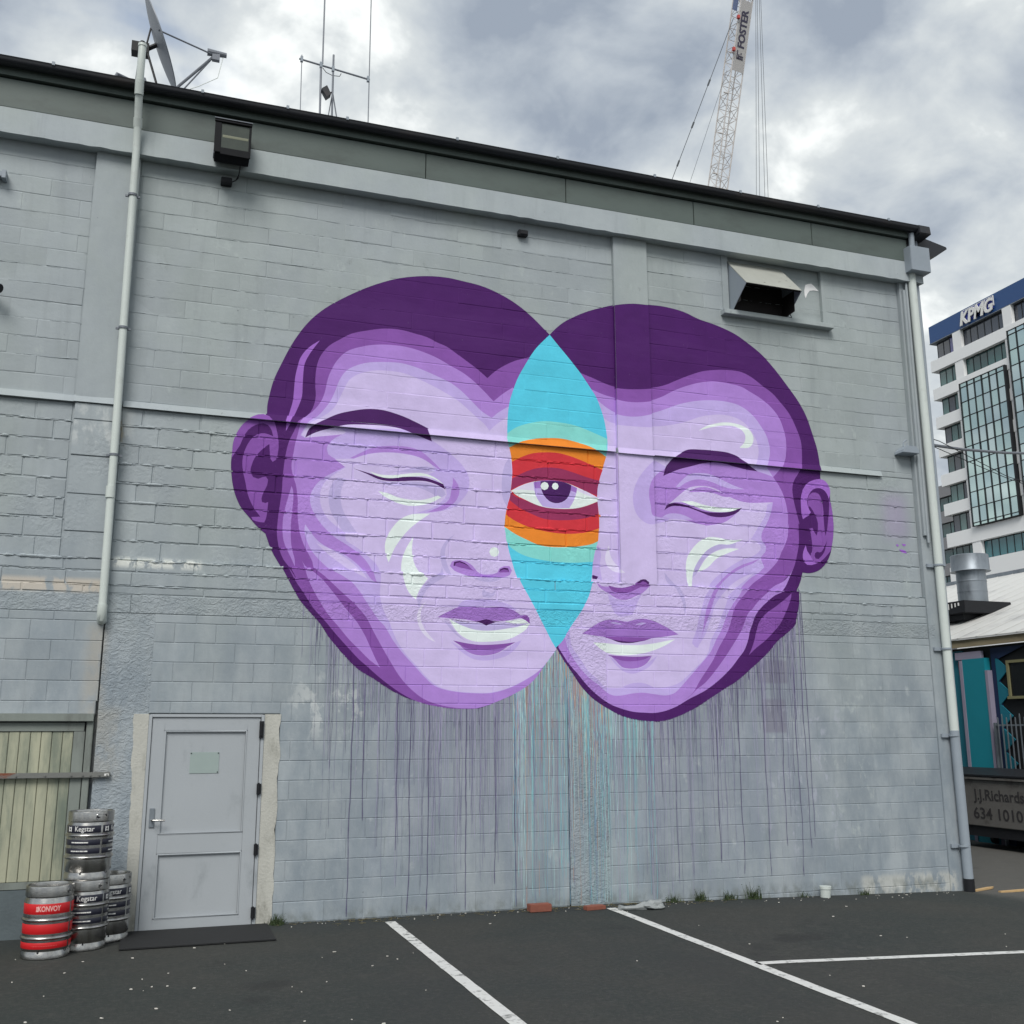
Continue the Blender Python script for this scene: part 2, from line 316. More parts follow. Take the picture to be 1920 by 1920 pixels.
def copy_tree(r, loc):
    c = r.copy(); COL.objects.link(c); c.location = loc; ORG[c.name] = tuple(loc)
    def rec(a, b):
        for ch in a.children:
            k = ch.copy(); COL.objects.link(k); k.parent = b; ORG[k.name] = tuple(loc); rec(ch, k)
    rec(r, c); return c
def text_mesh(body, size, depth, shear=0.0, spacing=1.0, xscale=1.0, bold=0.0):
    cu = bpy.data.curves.new('txt', 'FONT'); cu.body = body; cu.size = size; cu.extrude = depth; cu.align_x = 'CENTER'; cu.align_y = 'CENTER'
    cu.offset = bold*size; cu.shear = shear; cu.space_character = spacing; cu.resolution_u = 3
    o = bpy.data.objects.new('txt', cu); COL.objects.link(o)
    dg = bpy.context.evaluated_depsgraph_get(); me = bpy.data.meshes.new_from_object(o.evaluated_get(dg))
    vs = [(v.co.x*xscale, v.co.y, v.co.z) for v in me.vertices]; fs = [tuple(p.vertices) for p in me.polygons]
    bpy.data.objects.remove(o); bpy.data.curves.remove(cu); bpy.data.meshes.remove(me)
    return vs, fs
def gz(x, y=0): return -.02*min(10, max(0, x-5))
# ------------------------------------------------------------------ ground and painted lines
g = MB(); xs = [-700, -20, 5, 10, 15, 30, 900]; ys = [-500, -30, 0, 20, 120, 1200]
g.add([(x, y, gz(x)) for y in ys for x in xs], [(j*7+i, j*7+i+1, (j+1)*7+i+1, (j+1)*7+i) for j in range(5) for i in range(6)])
ground = g.build('parking_lot', M['asphalt'], kind='structure')
def strip(x0, y0, x1, y1, w, n=24, seed=1):
    mb = MB(); a = Vector((x0, y0)); b = Vector((x1, y1)); d = (b-a).normalized(); q = Vector((-d.y, d.x)); vs = []
    for i in range(n+1):
        p = a.lerp(b, i/n)
        for sgn in (-1, 1):
            k = p+q*sgn*(w/2+.006*noise.noise((p.x*6, p.y*6, seed+sgn))); vs.append((k.x, k.y, gz(k.x)+.004))
    return mb.add(vs, [(2*i, 2*i+2, 2*i+3, 2*i+1) for i in range(n)])
strip(2.36, -.27, 2.37, -9.5, .105, 60).build('parking_line', M['line'], ground, label='white painted bay line nearest the grey door')
strip(4.775, -.27, 4.73, -9.5, .105, 60, 4).build('parking_line', M['line'], ground, label='white painted bay line starting at the foot of the rough column')
strip(4.785, -3.14, 13, -3.70, .10, 60, 9).build('parking_line', M['line'], ground, label='white painted line branching off towards the right')

# ------------------------------------------------------------------ warehouse: masonry layout
B = root('warehouse', 'grey painted concrete block warehouse wall with a dark gutter and a large face mural', 'building', (0, 0, 0))
XL, XR = -4.2, 9.85
LEDGE = 3.57; UP = .05
def base_y(z): return 0.0 if z < LEDGE else UP
HOLES = [(-.16, 1.225, -1, 2.045), (-9, -.555, -1, 2.035), (6.70, 8.30, 7.205, 8.2)]
rects = []                       # x0,x1,z0,z1,kind,joint half width,rim,wobble
def cut(r):
    todo = [r]
    for hx0, hx1, hz0, hz1 in HOLES:
        nx = []
        for x0, x1, z0, z1 in todo:
            if hx1 <= x0 or hx0 >= x1 or hz1 <= z0 or hz0 >= z1: nx.append((x0, x1, z0, z1)); continue
            if hx0 > x0: nx.append((x0, hx0, z0, z1))
            if hx1 < x1: nx.append((hx1, x1, z0, z1))
            if hz0 > z0: nx.append((max(x0, hx0), min(x1, hx1), z0, hz0))
            if hz1 < z1: nx.append((max(x0, hx0), min(x1, hx1), hz1, z1))
        todo = nx
    return [q for q in todo if q[1]-q[0] > .03 and q[3]-q[2] > .03]
def rows(x0, x1, zs, L, style, seed):
    rr = random.Random(seed)
    for j in range(len(zs)-1):
        x = x0-(L*.5 if j % 2 else 0)-(rr.random()*L*.3 if style == 'mid' else .0)
        while x < x1-.02:
            l = L*(1+(rr.uniform(-.16, .16) if style == 'mid' else rr.uniform(-.01, .01)))
            if style != 'low' and rr.random() < (.45 if style == 'up' else .25): l *= 2      # perpend filled flush with paint
            a, b = max(x, x0), min(x+l, x1)
            if x1-b < .09: b = x1; l = b-x
            if b-a > .05:
                for q in cut((a, b, zs[j], zs[j+1])): rects.append((*q, style))
            x += l
low = [-.30, .003]+[.003+.196*k for k in range(1, 16)]
low[-1] = 2.943; low += [3.03]
rows(-.06, 4.412, low, .40, 'low', 1); rows(4.905, 9.50, low, .40, 'low', 2); rows(XL, -.54, low, .40, 'low', 3)
thin = [3.22, 3.306, 3.448, LEDGE]
rows(XL, 9.5, thin, .62, 'mid', 4)
mid = [LEDGE+(5.19-LEDGE)/8*k for k in range(9)]
upz = [5.19]+[5.26+(8.04-5.26)/14*k for k in range(15)]; upz[1] = 5.26
for (a, b, sd_) in ((XL, -1.0, 5), (-.535, 5.12, 6), (5.58, 9.5, 7)):
    rows(a, b, mid, .56, 'mid', sd_); rows(a, b, upz, .56, 'up', sd_+10)
rects += [(-.530, -.06, -.3, 3.03, 'col'), (4.424, 4.905, -.3, 3.03, 'col')]
for a, b in ((XL, -.3), (-.3, 1.9), (1.9, 4.6), (4.6, 7.2), (7.2, 9.5)): rects.append((a, b, 3.03, 3.22, 'beam'))
STY = dict(low=(.0022, .0045, .0012, .0045), mid=(.004, .009, .006, .010), up=(.0020, .007, .0035, .0024), col=(.002, .006, .0015, .0045), beam=(.002, .006, .002, .006))
def wob(x, z, a): 
    v = noise.noise_vector((x*7, z*7, 1.7)); w = noise.noise_vector((x*23, z*23, 9.1)); return x+a*(v.x+.6*w.x), z+a*(v.y+.6*w.y)
BLK = []
for r in rects:
    x0, x1, z0, z1, st = r; gap, rim, wb, dep = STY[st]
    nx = max(1, round((x1-x0)/.16)) if st != 'low' else max(1, round((x1-x0)/.2)); nz = max(1, round((z1-z0)/.16)) if st != 'low' else 1
    if st == 'col': nz = 12
    per = [(x0+(x1-x0)*i/nx, 0) for i in range(nx)]
    def loop(ins):
        a, b, c, d = x0+ins, x1-ins, z0+ins, z1-ins; p = []
        for i in range(nx): p.append((a+(b-a)*i/nx, c))
        for i in range(nz): p.append((b, c+(d-c)*i/nz))
        for i in range(nx): p.append((b-(b-a)*i/nx, d))
        for i in range(nz): p.append((a, d-(d-c)*i/nz))
        return [wob(u, w, wb) for u, w in p]
    h = base_y((z0+z1)/2); tl = [rnd.uniform(-1, 1) for _ in range(3)]
    s = .0022 if st in ('mid', 'up') else .0010
    BLK.append(dict(r=r, out=loop(gap), inn=loop(gap+rim), y=h+s*tl[0]*.8, tx=s*tl[1]/max(.2, x1-x0)*2, tz=s*tl[2]/.2, rec=h+dep, st=st, cx=(x0+x1)/2, cz=(z0+z1)/2, tone=rnd.random()))
def inner_y(k, x, z): return k['y']+(x-k['cx'])*k['tx']+(z-k['cz'])*k['tz']

# ------------------------------------------------------------------ mural outlines (metres on the wall, from the traced drawing)
MURAL = """left_head dark 945,5250* 943,5351 959,5467 998,5651 1079,5866 1161,6059 1275,6270 1392,6432 1488,6532 1610,6636 1859,6807 2101,6945 2335,7048 2533,7106 2734,7143 2949,7157 3155,7141 3392,7111 3588,7053 3815,6948 4029,6805 4157,6692 4260,6598* 4282,2789* 4117,2560 4049,2466 3942,2366 3810,2285 3653,2216 3485,2149 3344,2106 3167,2105 2978,2122 2829,2139 2668,2179 2544,2218 2361,2305 2201,2404 2007,2517 1879,2639 1771,2754 1697,2838 1598,2983 1500,3086 1378,3223 1291,3362 1165,3583 1078,3721 1033,3815 989,3931* 1131,3994* 1082,5102*
left_head dark 989,3931* 899,4004 814,4095 716,4209 659,4326 624,4444 604,4564 594,4686 600,4785 605,4908 640,5023 704,5129 782,5199 862,5247 921,5257 969,5240 1006,5202* 1106,5104* 1157,3941*
left_ear mid 599,4735* 601,4834 610,4933 640,5023 704,5129 782,5199 862,5247 921,5257 981,5238 1025,5185 1053,5099 1075,5001 1085,4914 1080,4826 1062,4750 1028,4726 1005,4757 993,4843 986,4924* 905,4848 839,4756 809,4667 801,4592 832,4540 885,4525 931,4547 965,4556 990,4521 982,4459 950,4383 930,4309 938,4273 973,4265 1002,4277* 997,4167 987,4094 972,4051 919,4053 849,4073 834,4102* 928,4112* 854,4206 790,4335 754,4479 726,4586 713,4671 716,4770 741,4859 783,4949 850,5018 931,5038 1003,5019 1023,5009* 1006,5070 962,5135 914,5149 833,5126 754,5059 706,4967 676,4878 639,4813
left_head mid 2218,6415 2026,6367 1836,6302 1713,6220 1590,6125 1507,6009 1468,5899 1454,5780 1453,5649 1464,5521 1449,5416 1410,5322 1340,5251 1293,5209 1238,5079 1195,4974 1170,4859 1157,4758 1149,4658 1143,4533 1142,4410 1130,4286 1118,4163 1111,4053 1110,3932 1126,3837 1147,3754 1192,3660 1266,3568 1329,3452 1247,3569 1311,3446 1410,3308 1522,3146 1644,3020 1767,2881 1865,2778 2025,2616 2110,2547 2233,2443 2357,2351 2480,2270 2603,2206 2727,2159 2888,2126 3038,2108 3164,2102 3342,2109* 3352,2569* 4270,2979* 4094,6010* 4011,6282* 3812,6209 3672,6130 3561,6047 3465,5953* 3341,6049 3259,6102 3122,6189 2959,6287 2851,6322 2716,6374 2583,6398 2414,6424
left_head lilac 2159,6212 1968,6165 1792,6083 1683,5957 1619,5825 1586,5716 1569,5610 1544,5510 1492,5408 1422,5324 1358,5266 1317,5211 1287,5071 1262,4955 1246,4840 1233,4739 1234,4665 1260,4567 1286,4495 1301,4422 1315,4312 1317,4189 1327,4092 1349,3971 1396,3840 1447,3746 1498,3652 1517,3582 1627,3497 1824,3325 1972,3198 2096,3058 2160,2940 2249,2787 2350,2623 2476,2435 2601,2306 2751,2201 2926,2143 3101,2114 3336,2109* 3485,2149 3653,2216 3810,2285 3942,2366 4049,2466 4117,2560 4282,2783* 3881,5777* 3783,5871* 3672,5790 3541,5673* 3452,5759 3314,5881 3178,5976 3015,6053 2853,6130 2719,6175 2587,6207 2418,6227
left_head lilac 1390,3654* 1410,3607 1437,3500 1489,3383 1565,3254 1664,3103 1788,2965 1911,2826 2022,2722 2145,2607 2255,2532* 2205,2620 2141,2749 2077,2878 1977,3030 1852,3170 1728,3321 1592,3471 1482,3556 1421,3607
left_head lilac 1242,4473* 1210,4341 1180,4204 1166,4081 1168,3960 1183,3864 1222,3770 1261,3700 1312,3595* 1309,3666 1274,3785 1258,3905 1253,4026 1258,4185 1267,4333 1259,4431
left_head lilac2 1486,6178* 1404,6115 1333,6040 1276,5942 1250,5834 1230,5715 1224,5585 1217,5444 1192,5326 1161,5202* 1154,5084* 1188,5150 1242,5282 1286,5402 1312,5495 1315,5634 1317,5777 1327,5883 1372,5993 1430,6092
left_head light 2190,6004 2037,5979 1911,5931 1799,5859 1740,5773 1705,5690 1671,5582 1625,5473 1555,5363 1497,5292 1426,5234 1359,5144 1314,5051* 1369,5024* 1530,5122 1687,5175 1812,5135 1703,5061 1632,4991 1608,4925 1624,4863 1699,4819* 1813,4733* 1668,4646 1573,4582 1492,4488 1448,4385 1449,4299 1492,4191 1567,4085 1680,3969 1603,4035 1553,4094 1405,4060* 1399,3986 1430,3878 1494,3761 1592,3657 1691,3577 1837,3499 1842,3494 1916,3449 2003,3356 2092,3227 2168,3121 2231,3038 2293,2980 2382,2838 2495,2697 2621,2568 2747,2439 2835,2362 2923,2322 3100,2287 3354,2272 3485,2275 3614,2301 3745,2345 3876,2408 4036,2503 4144,2598 4281,2770* 3810,5604* 3720,5623* 3603,5542 3521,5466* 3398,5535 3289,5633 3153,5754 3031,5836 2856,5905 2723,5951 2590,5990 2422,6018
left_head pale 2166,5901 2039,5873 1914,5819 1828,5743 1781,5646 1735,5537 1677,5414 1617,5343 1498,5254 1406,5186 1360,5118 1326,5058* 1369,5028* 1813,5110* 1883,4841* 1825,4730* 1705,4642* 1611,4559 1560,4456 1551,4368 1573,4258 1637,4151 1724,4070 1836,3991 1848,3915 1972,3836 2097,3744 2223,3615 2236,3293 2277,3149 2341,3030 2418,2851 2520,2698 2646,2569 2759,2451 2848,2374 2936,2328 3099,2293 3354,2278 3485,2282 3614,2307 3745,2351 3877,2414 4036,2509 4144,2604 4281,2777* 3810,5536* 3713,5499* 3575,5390 3494,5308* 3425,5389 3344,5449 3235,5539 3100,5640 2925,5730 2725,5816 2593,5862 2425,5904
left_head lilac 1552,4106* 1603,4035 1726,3938 1850,3866 1974,3787 2087,3682 2151,3575 2190,3466 2215,3443* 2141,3476 2065,3570 1953,3675 1829,3754 1671,3813 1548,3885 1474,3966 1405,4060*
left_head pale 1531,3860* 1646,3818 1805,3741 1929,3662 2029,3569 2092,3486* 1956,3553 1808,3643 1661,3745
left_head shade 1731,4606* 1684,4540 1651,4450 1649,4325 1684,4203 1760,4085 1836,3991 1970,3999* 1893,4105 1816,4225 1782,4335 1779,4447 1806,4549 1829,4602*
left_eye light 1687,5175* 1812,5135 1703,5061 1632,4991 1608,4925 1624,4863 1699,4825* 1871,4833* 2285,4778 2669,4745 2970,4573* 2984,4497 2920,4414 2830,4344 2601,4252* 2870,4295 3038,4345 3116,4402 3181,4472 3234,4554 3253,4673 3232,4764 3165,4864 3058,4960 2925,5054 2793,5135 2661,5241*
left_eye lilac 1865,4839* 1981,4907 2092,4968 2217,5004 2343,5022 2471,5027 2600,5012 2704,4969 2796,4899 2876,4827 2935,4766* 2797,4846 2692,4903 2601,4928 2473,4943 2345,4945 2218,4934 2093,4910 1994,4876 1908,4836*
left_eye pale 1908,4834* 1994,4873 2093,4907 2218,4931 2345,4942 2473,4940 2601,4925 2692,4900 2797,4844 2850,4772* 2773,4727 2541,4713 2351,4678 2225,4675 2086,4698 1912,4722 1813,4733* 1699,4816*
left_eye shade 2350,4719* 2476,4749 2604,4791 2733,4815 2837,4797 2850,4759* 2734,4743 2541,4728
left_eye white 2086,4704* 2225,4677 2351,4681 2541,4715 2669,4732 2799,4710 2904,4653 2957,4611* 2852,4668 2734,4698 2606,4688 2415,4658 2289,4640 2188,4652
left_eye dark2 1905,4724* 2036,4694 2137,4670 2238,4646 2352,4646 2478,4671 2606,4682 2735,4679 2839,4654 2943,4623* 2968,4560* 2865,4611 2735,4640 2607,4636 2441,4617 2289,4609 2188,4623 2062,4671
left_eye shade 2062,4664* 2239,4602 2416,4606 2607,4626 2800,4613 2931,4571 2971,4502* 2906,4459 2776,4520 2608,4566 2442,4557 2290,4561 2163,4615
left_eye white 2194,4484* 2292,4472 2419,4430 2547,4414 2675,4416 2803,4451 2880,4483 2919,4466* 2829,4408 2701,4361 2574,4342 2446,4356 2332,4399 2243,4443
left_eye lilac 3054,4710* 3114,4636 3135,4547 3103,4453 3025,4370 2921,4312 2754,4281* 2908,4362 3011,4447 3036,4552 3055,4645
left_eyebrow dark2 1366,5028* 1407,5136 1526,5224 1707,5331 1867,5386 2041,5427 2206,5434 2334,5414 2464,5380 2594,5334 2758,5266* 2802,5113* 2701,5146 2597,5182 2441,5234 2274,5250 2084,5245 1834,5221 1687,5175 1530,5122 1434,5074
left_head white 2796,4269* 2586,4248 2460,4189 2374,4096 2314,3992 2285,3890 2294,3779 2331,3688* 2356,3757 2392,3846 2465,3963 2563,4082 2689,4191
left_head shade 3081,4046* 2998,3984 2934,3891 2916,3802 2943,3677 2989,3604 3054,3576* 3001,3693 2971,3805 2992,3920
left_head shade 2937,3677* 2918,3601 2823,3547 2748,3481 2687,3392 2645,3279* 2671,3182* 2713,3319 2775,3420 2862,3486 2970,3553*
left_head white 2605,3996* 2529,3866 2482,3739 2472,3615 2499,3480 2552,3359 2634,3282* 2664,3376 2769,3523* 2699,3576 2634,3660 2601,3758 2592,3870
left_head shade 3651,4797* 3644,4637 3657,4506 3711,4404* 3755,4619* 3767,4860* 3740,5005* 3685,4920
left_mouth white2 2759,3276* 2685,3200 2649,3113 2663,3016 2714,2920 2778,2861 2866,2821* 2790,2898 2726,2981 2693,3065 2692,3151 2722,3226
left_nose lilac 3029,3682* 3052,3733 3130,3756 3208,3748 3300,3695 3352,3634 3418,3606 3511,3610 3590,3633 3617,3685 3670,3713 3737,3717 3767,3667 3744,3614 3670,3585 3537,3567 3353,3564 3209,3589 3079,3634
left_nose mid 3072,3694* 3091,3729 3143,3740 3195,3722 3261,3680 3313,3642* 3248,3654 3143,3672
left_nose dark2 3072,3688* 3078,3730 3143,3747 3201,3728 3267,3683* 3195,3715 3143,3729 3099,3718 3085,3684*
left_nose mid 3614,3636* 3623,3666 3670,3690 3717,3687 3737,3646* 3670,3639*
left_nose dark2 3614,3643* 3623,3673 3670,3695 3721,3690 3737,3642* 3717,3669 3670,3676 3637,3663
left_nose shade 3393,3383* 3406,3428 3458,3399 3511,3388 3557,3434* 3537,3364 3472,3330 3406,3340
left_nose shade 3274,3555* 3537,3564 3630,3564* 3564,3530 3458,3512 3353,3527
left_nose white 3555,3927 3598,3915 3614,3874 3598,3830 3555,3814 3513,3826 3494,3867 3513,3911
left_mouth light 3109,3222* 3172,3287 3302,3304 3564,3302 3736,3258 3803,3197* 3643,3239 3122,3217
left_mouth lilac3 2880,3097* 3019,3170 3122,3217 3276,3226 3459,3223 3643,3239 3776,3202 3856,3148* 3936,3151 3965,3057* 3869,3117 3709,3087 3564,3076 3459,3079 3355,3063 3187,3082 3020,3089
left_mouth shade 2954,3064* 3032,2968 3109,2897 3212,2838* 3109,2921 3031,3017
left_mouth white 3018,3076* 3185,3056 3366,3040 3680,3062 3880,3104 3963,3058* 3919,2994 3812,2922 3680,2868 3483,2842 3315,2840 3212,2869 3134,2916 3070,2988
left_mouth shade 3031,3073* 3185,3053 3366,3046 3680,3062 3967,3065* 3813,3018 3680,2993 3549,2971 3418,2963 3288,2975 3159,3015 3082,3049
left_mouth white 3660,3076* 3786,3093 3880,3106 3953,3064* 3813,3054 3733,3057
left_mouth dark2 3005,3088* 3185,3061 3366,3071 3444,3094 3548,3070 3813,3110* 3548,3060 3483,3037 3444,3020 3405,3041 3340,3058 3159,3056
left_mouth mid 3853,3124* 3920,3155 3958,3124 3965,3056* 3913,3095
left_mouth light 3033,2833* 3148,2775 3213,2734 3290,2693 3393,2680 3497,2691 3588,2717 3693,2769 3792,2840 3865,2867* 3785,2765 3680,2688 3549,2649 3419,2632 3290,2650 3187,2703 3110,2762
left_mouth lilac3 3136,2793* 3238,2765 3393,2759 3549,2766 3693,2788* 3588,2724 3497,2697 3393,2686 3290,2699 3213,2734
left_mouth mid 3059,2846* 3212,2819 3367,2805 3523,2811 3680,2827 3792,2846* 3680,2788 3549,2760 3393,2754 3238,2759 3135,2799
right_head dark 4260,6598* 4346,6695 4464,6798 4613,6890 4763,6969 4960,7048 5144,7110 5388,7164 5602,7176 5837,7181 6110,7148 6329,7077 6569,7030 6848,6942 7033,6841 7236,6707 7418,6533 7581,6340 7760,6112 7865,5930 7946,5692 8008,5472 8034,5249 8027,5077* 7856,4605* 7775,3942* 7665,3827* 7634,3733 7562,3582* 7558,3445 7533,3339 7500,3223* 7484,3160 7381,3064 7205,2936 7079,2810 6955,2706 6808,2593 6616,2450 6431,2349 6246,2243 6018,2118 5868,2053 5721,2002 5648,1983 5525,1969 5319,1980 5170,2005 5005,2060 4861,2138 4716,2231 4574,2370 4469,2517 4380,2631 4283,2783*
right_ear dark 8026,5078* 7946,5071 7855,5035 7760,4922 7660,4592 7634,4214 7560,3931 7665,3827* 7734,3822 7810,3830 7909,3865 8001,3934 8062,4012 8111,4109 8137,4205 8168,4339 8183,4473 8180,4607 8167,4721 8158,4817 8156,4933 8129,5008 8078,5062
right_ear lilac2 7704,4670* 7709,4785 7728,4863 7761,4932 7809,4993 7877,5037 7968,5068 8046,5074 8110,5045 8159,4971 8164,4894 8136,4815* 8109,4890 8057,4940 7981,4953 7902,4928 7858,4886* 7831,4851 7805,4792 7805,4715 7827,4650 7847,4623* 7822,4583 7766,4551 7720,4520* 7704,4594
right_ear lilac2 7739,4192* 7727,4163 7695,4096 7682,4021 7696,3966 7742,3929 7806,3929 7872,3949 7929,3977 7898,4004 7825,4037 7794,4054 7755,4108
right_ear mid 7810,4792* 7842,4852 7888,4884 7955,4894 7996,4863 8024,4788 8037,4683 8037,4540 8039,4417 8045,4322* 8076,4400 8102,4525 8129,4699 8142,4825* 8163,4740 8180,4607 8182,4473 8167,4339 8137,4205 8106,4125* 8050,4068 7997,4018 7928,3975 7873,3961 7827,3996 7803,4036 7808,4092 7833,4150 7832,4272 7818,4384 7804,4407* 7859,4415* 7911,4319* 7939,4401 7937,4515 7900,4607 7861,4672 7831,4698 7814,4692*
right_ear dark 7816,4692* 7846,4690 7890,4621 7929,4552 7945,4477 7940,4411 7913,4319* 7882,4360 7859,4415* 7803,4402* 7814,4327 7823,4234 7836,4150 7824,4093 7801,4078 7770,4100 7749,4145 7740,4201* 7675,4197* 7647,4402 7654,4506 7722,4522* 7811,4578 7847,4623 7828,4660
right_ear dark 8065,4262* 8042,4180 8015,4113 7967,4054 7921,4014 7877,4017 7864,4049 7872,4087 7906,4107 7943,4100 7971,4111 8020,4179
right_ear dark 7858,4891* 7902,4928 7981,4953 8057,4940 8109,4890 8136,4815 8131,4719 8117,4603 8093,4477 8069,4381 8045,4322* 8040,4407 8041,4521 8041,4665 8033,4769 8011,4845 7976,4881 7921,4891
right_head mid 4645,6157* 4820,6105 4967,6057 5116,6023 5267,6021 5442,6037 5618,6065 5798,6118 5980,6206 6165,6294 6352,6367 6538,6406 6726,6427 6914,6423 7063,6370 7228,6266 7376,6177 7503,6050 7611,5922 7696,5756 7761,5571 7768,5399 7745,5209 7690,5119 7626,5029 7590,4924 7599,4773 7634,4591 7661,4443 7649,4464 7647,4356 7637,4204 7593,4029 7547,3899 7492,3811 7375,3700 7336,3567 7218,3515 7093,3427 6993,3341 6917,3255 6864,3141 6823,3048 6794,2946 6728,2813 6654,2730 6544,2608 6366,2457 6176,2333 5949,2228 5799,2149 5652,2095 5507,2069 5364,2071 5223,2081 5083,2114 4945,2163 4808,2244 4672,2356 4537,2505 4443,2604 4309,2796* 4379,5900*
right_head lilac 7540,3888* 7477,3768 7436,3692 7395,3627 7336,3567 7218,3515 7093,3427 6993,3341 6917,3255 6864,3141 6823,3048 6794,2946 6728,2813 6654,2730 6544,2608 6366,2457 6176,2333 5949,2228 5799,2149 5666,2098* 5950,2253 6072,2352 6180,2425 6386,2639 6581,2883 6715,3075 6820,3283 6874,3326 6950,3411 7063,3509 7175,3592 7251,3642 7375,3700 7492,3811
right_head lilac 4759,5970* 4964,5906 5112,5879 5262,5860 5436,5867 5613,5902 5756,5962 5939,6066 6141,6155 6345,6220 6531,6250 6716,6244 6903,6222 7050,6159 7198,6088 7344,5982 7451,5854 7509,5704 7537,5551 7525,5378 7499,5274 7425,5165 7313,5047* 7408,4911 7473,4748 7499,4566 7488,4399 7506,4455 7494,4368 7475,4270 7431,4171 7363,4060 7321,3973 7242,3884 7140,3795 7040,3727 6941,3660 6854,3583 6779,3508 6692,3422 6617,3317 6589,3234 6562,3152 6509,3029 6447,2937 6385,2845 6298,2693 6107,2444 6011,2306 5830,2182 5652,2095* 5507,2069 5364,2071 5223,2081 5083,2114 4945,2163 4808,2244 4672,2356 4537,2505 4443,2604 4309,2796* 4377,5760*
right_head light 4873,5826* 5005,5740 5107,5693 5257,5671 5431,5684 5607,5730 5786,5798 5986,5885 6205,5950 6426,5987 6647,5996 6832,5973 6979,5910 7087,5818 7175,5706 7244,5593 7283,5460 7273,5306 7218,5182* 7309,5050* 7316,4904 7287,4713 7245,4565 7171,4417 7099,4298 7094,4213 7149,4134 7133,4058 7068,3991 7109,3867* 7020,3789 6922,3732 6823,3655 6760,3590 6721,3516 6658,3441 6608,3378 6521,3252 6482,3170 6430,3057 6356,2944 6269,2792 6057,2570 5959,2474 5852,2369 5776,2304 5658,2270 5514,2282 5343,2299 5201,2285 5087,2265 4975,2264 4892,2301 4810,2370 4701,2444 4593,2543 4485,2680 4418,2805 4392,2906* 4517,5494*
right_head pale 4943,5620* 5015,5571 5119,5552 5514,5556 5725,5576 5975,5633 6139,5691 6268,5746 6416,5786 6601,5813 6786,5797 6932,5734 7020,5640 7088,5527 7118,5394 7091,5256 7030,5167* 7000,5069* 7204,4678* 7162,4531 7056,4381 6951,4233 6752,4069 6926,4216* 7032,4180 7076,4119 7036,4053 6937,3995 6792,3945 6646,3865 6525,3786 6417,3709 6332,3623 6294,3550 6221,3445 6168,3291 6129,3189 6089,3047 6026,2886 6064,2844* 6226,2781 6162,2687 6053,2593 5961,2513 5839,2421 5662,2367 5489,2365 5332,2414 5160,2361 5005,2347 4880,2358 4784,2445 4675,2532 4567,2682 4473,2806 4448,2933* 4661,5424*
right_head pale 6973,3797* 6827,3738 6707,3681 6597,3604 6488,3517 6415,3432 6353,3348 6314,3245 6262,3123 6211,3001 6115,2868* 6053,2738* 6044,2711* 6164,2740* 6235,2782 6275,2922 6337,3024 6399,3117 6439,3229 6503,3354 6530,3426 6568,3499 6714,3609 6837,3697
right_head lilac 7068,3986* 6958,3938 6812,3889 6691,3831 6570,3747 6460,3649 6363,3553 6301,3448 6237,3303 6195,3141 6180,3050 6140,2934* 6204,3081 6254,3193 6319,3347 6358,3450 6421,3555 6519,3662 6641,3761 6786,3841 6956,3912
right_head mid 7450,3545* 7335,3457 7209,3369 7085,3292 7010,3228 6959,3164 6932,3102 6903,3009 6874,2927 6834,2835 6793,2762* 6893,2847 7015,2931 7140,3036 7229,3121 7294,3206 7349,3301 7404,3407 7440,3493
right_eye light 5625,5129* 5500,5006 5391,4857 5334,4714 5323,4589 5356,4454 5435,4363 5537,4321 5642,4335 5749,4369 5873,4446* 5895,5009*
right_eye lilac 5836,5075* 5649,4947 5586,4872 5549,4772 5541,4660 5560,4550 5579,4441 5720,4409 6023,4401 6175,4368 6328,4350* 6565,4407 6729,4517 6829,4609* 7287,4713* 7316,4904 7309,5050* 7228,5072 7084,5105* 6531,5277*
right_eye light 5910,4813* 5998,4904 6110,4991 6235,5015 6391,5013 6546,4961 6702,4901 6875,4854* 6715,4845 6557,4869 6433,4909 6294,4934 6169,4924 6043,4872 5948,4809
right_eye pale 5748,4549* 5833,4611 5960,4718 6086,4812 6227,4848 6383,4848 6538,4803 6693,4728 6897,4685 7287,4713* 7204,4678 6829,4606* 6653,4576 6339,4583 6109,4609 5879,4614
right_eye lilac 6076,4755* 6195,4820 6352,4839 6507,4800 6709,4744* 6582,4735 6427,4773 6271,4776
right_eye white 5972,4635* 6126,4645 6279,4614 6434,4596 6622,4595 6813,4608* 6683,4556 6525,4534 6368,4535 6215,4567 6062,4606
right_eye dark2 5742,4507* 5771,4565 5848,4605 5955,4605 6061,4585 6183,4551 6306,4524 6461,4525 6619,4541 6732,4574 6833,4612* 6778,4556 6664,4498 6521,4468 6381,4473 6243,4513 6106,4553 5984,4572 5878,4572 5801,4546
right_eye light 5705,4415* 5782,4461 5904,4476 6025,4456 6131,4410* 5947,4403
right_eyebrow dark2 5744,4941* 5774,5042 5854,5148 5981,5244 6092,5304 6296,5322 6501,5325 6660,5317 6802,5279 6896,5221 7084,5105* 6922,5114 6763,5137 6605,5167 6446,5169 6288,5141 6130,5092 5973,5044 5833,4983
right_head white 6257,5568* 6372,5638 6502,5684 6651,5716 6800,5713 6929,5683 7019,5623 7052,5541 7028,5454 6969,5406 6838,5395* 6917,5478 6931,5564 6888,5628 6797,5670 6668,5675 6501,5645
right_head shade 6725,4156* 6473,4135 6314,4057 6201,3940 6127,3813 6083,3681* 6162,3753 6246,3901 6390,4019 6564,4084 6706,4092*
right_head white 6822,4204* 6632,4186 6446,4210 6321,4203 6211,4148 6115,4059 6034,3945 6007,3834 6009,3711 6033,3577* 6078,3572* 6092,3702 6127,3813 6201,3926 6314,4043 6472,4121 6629,4130
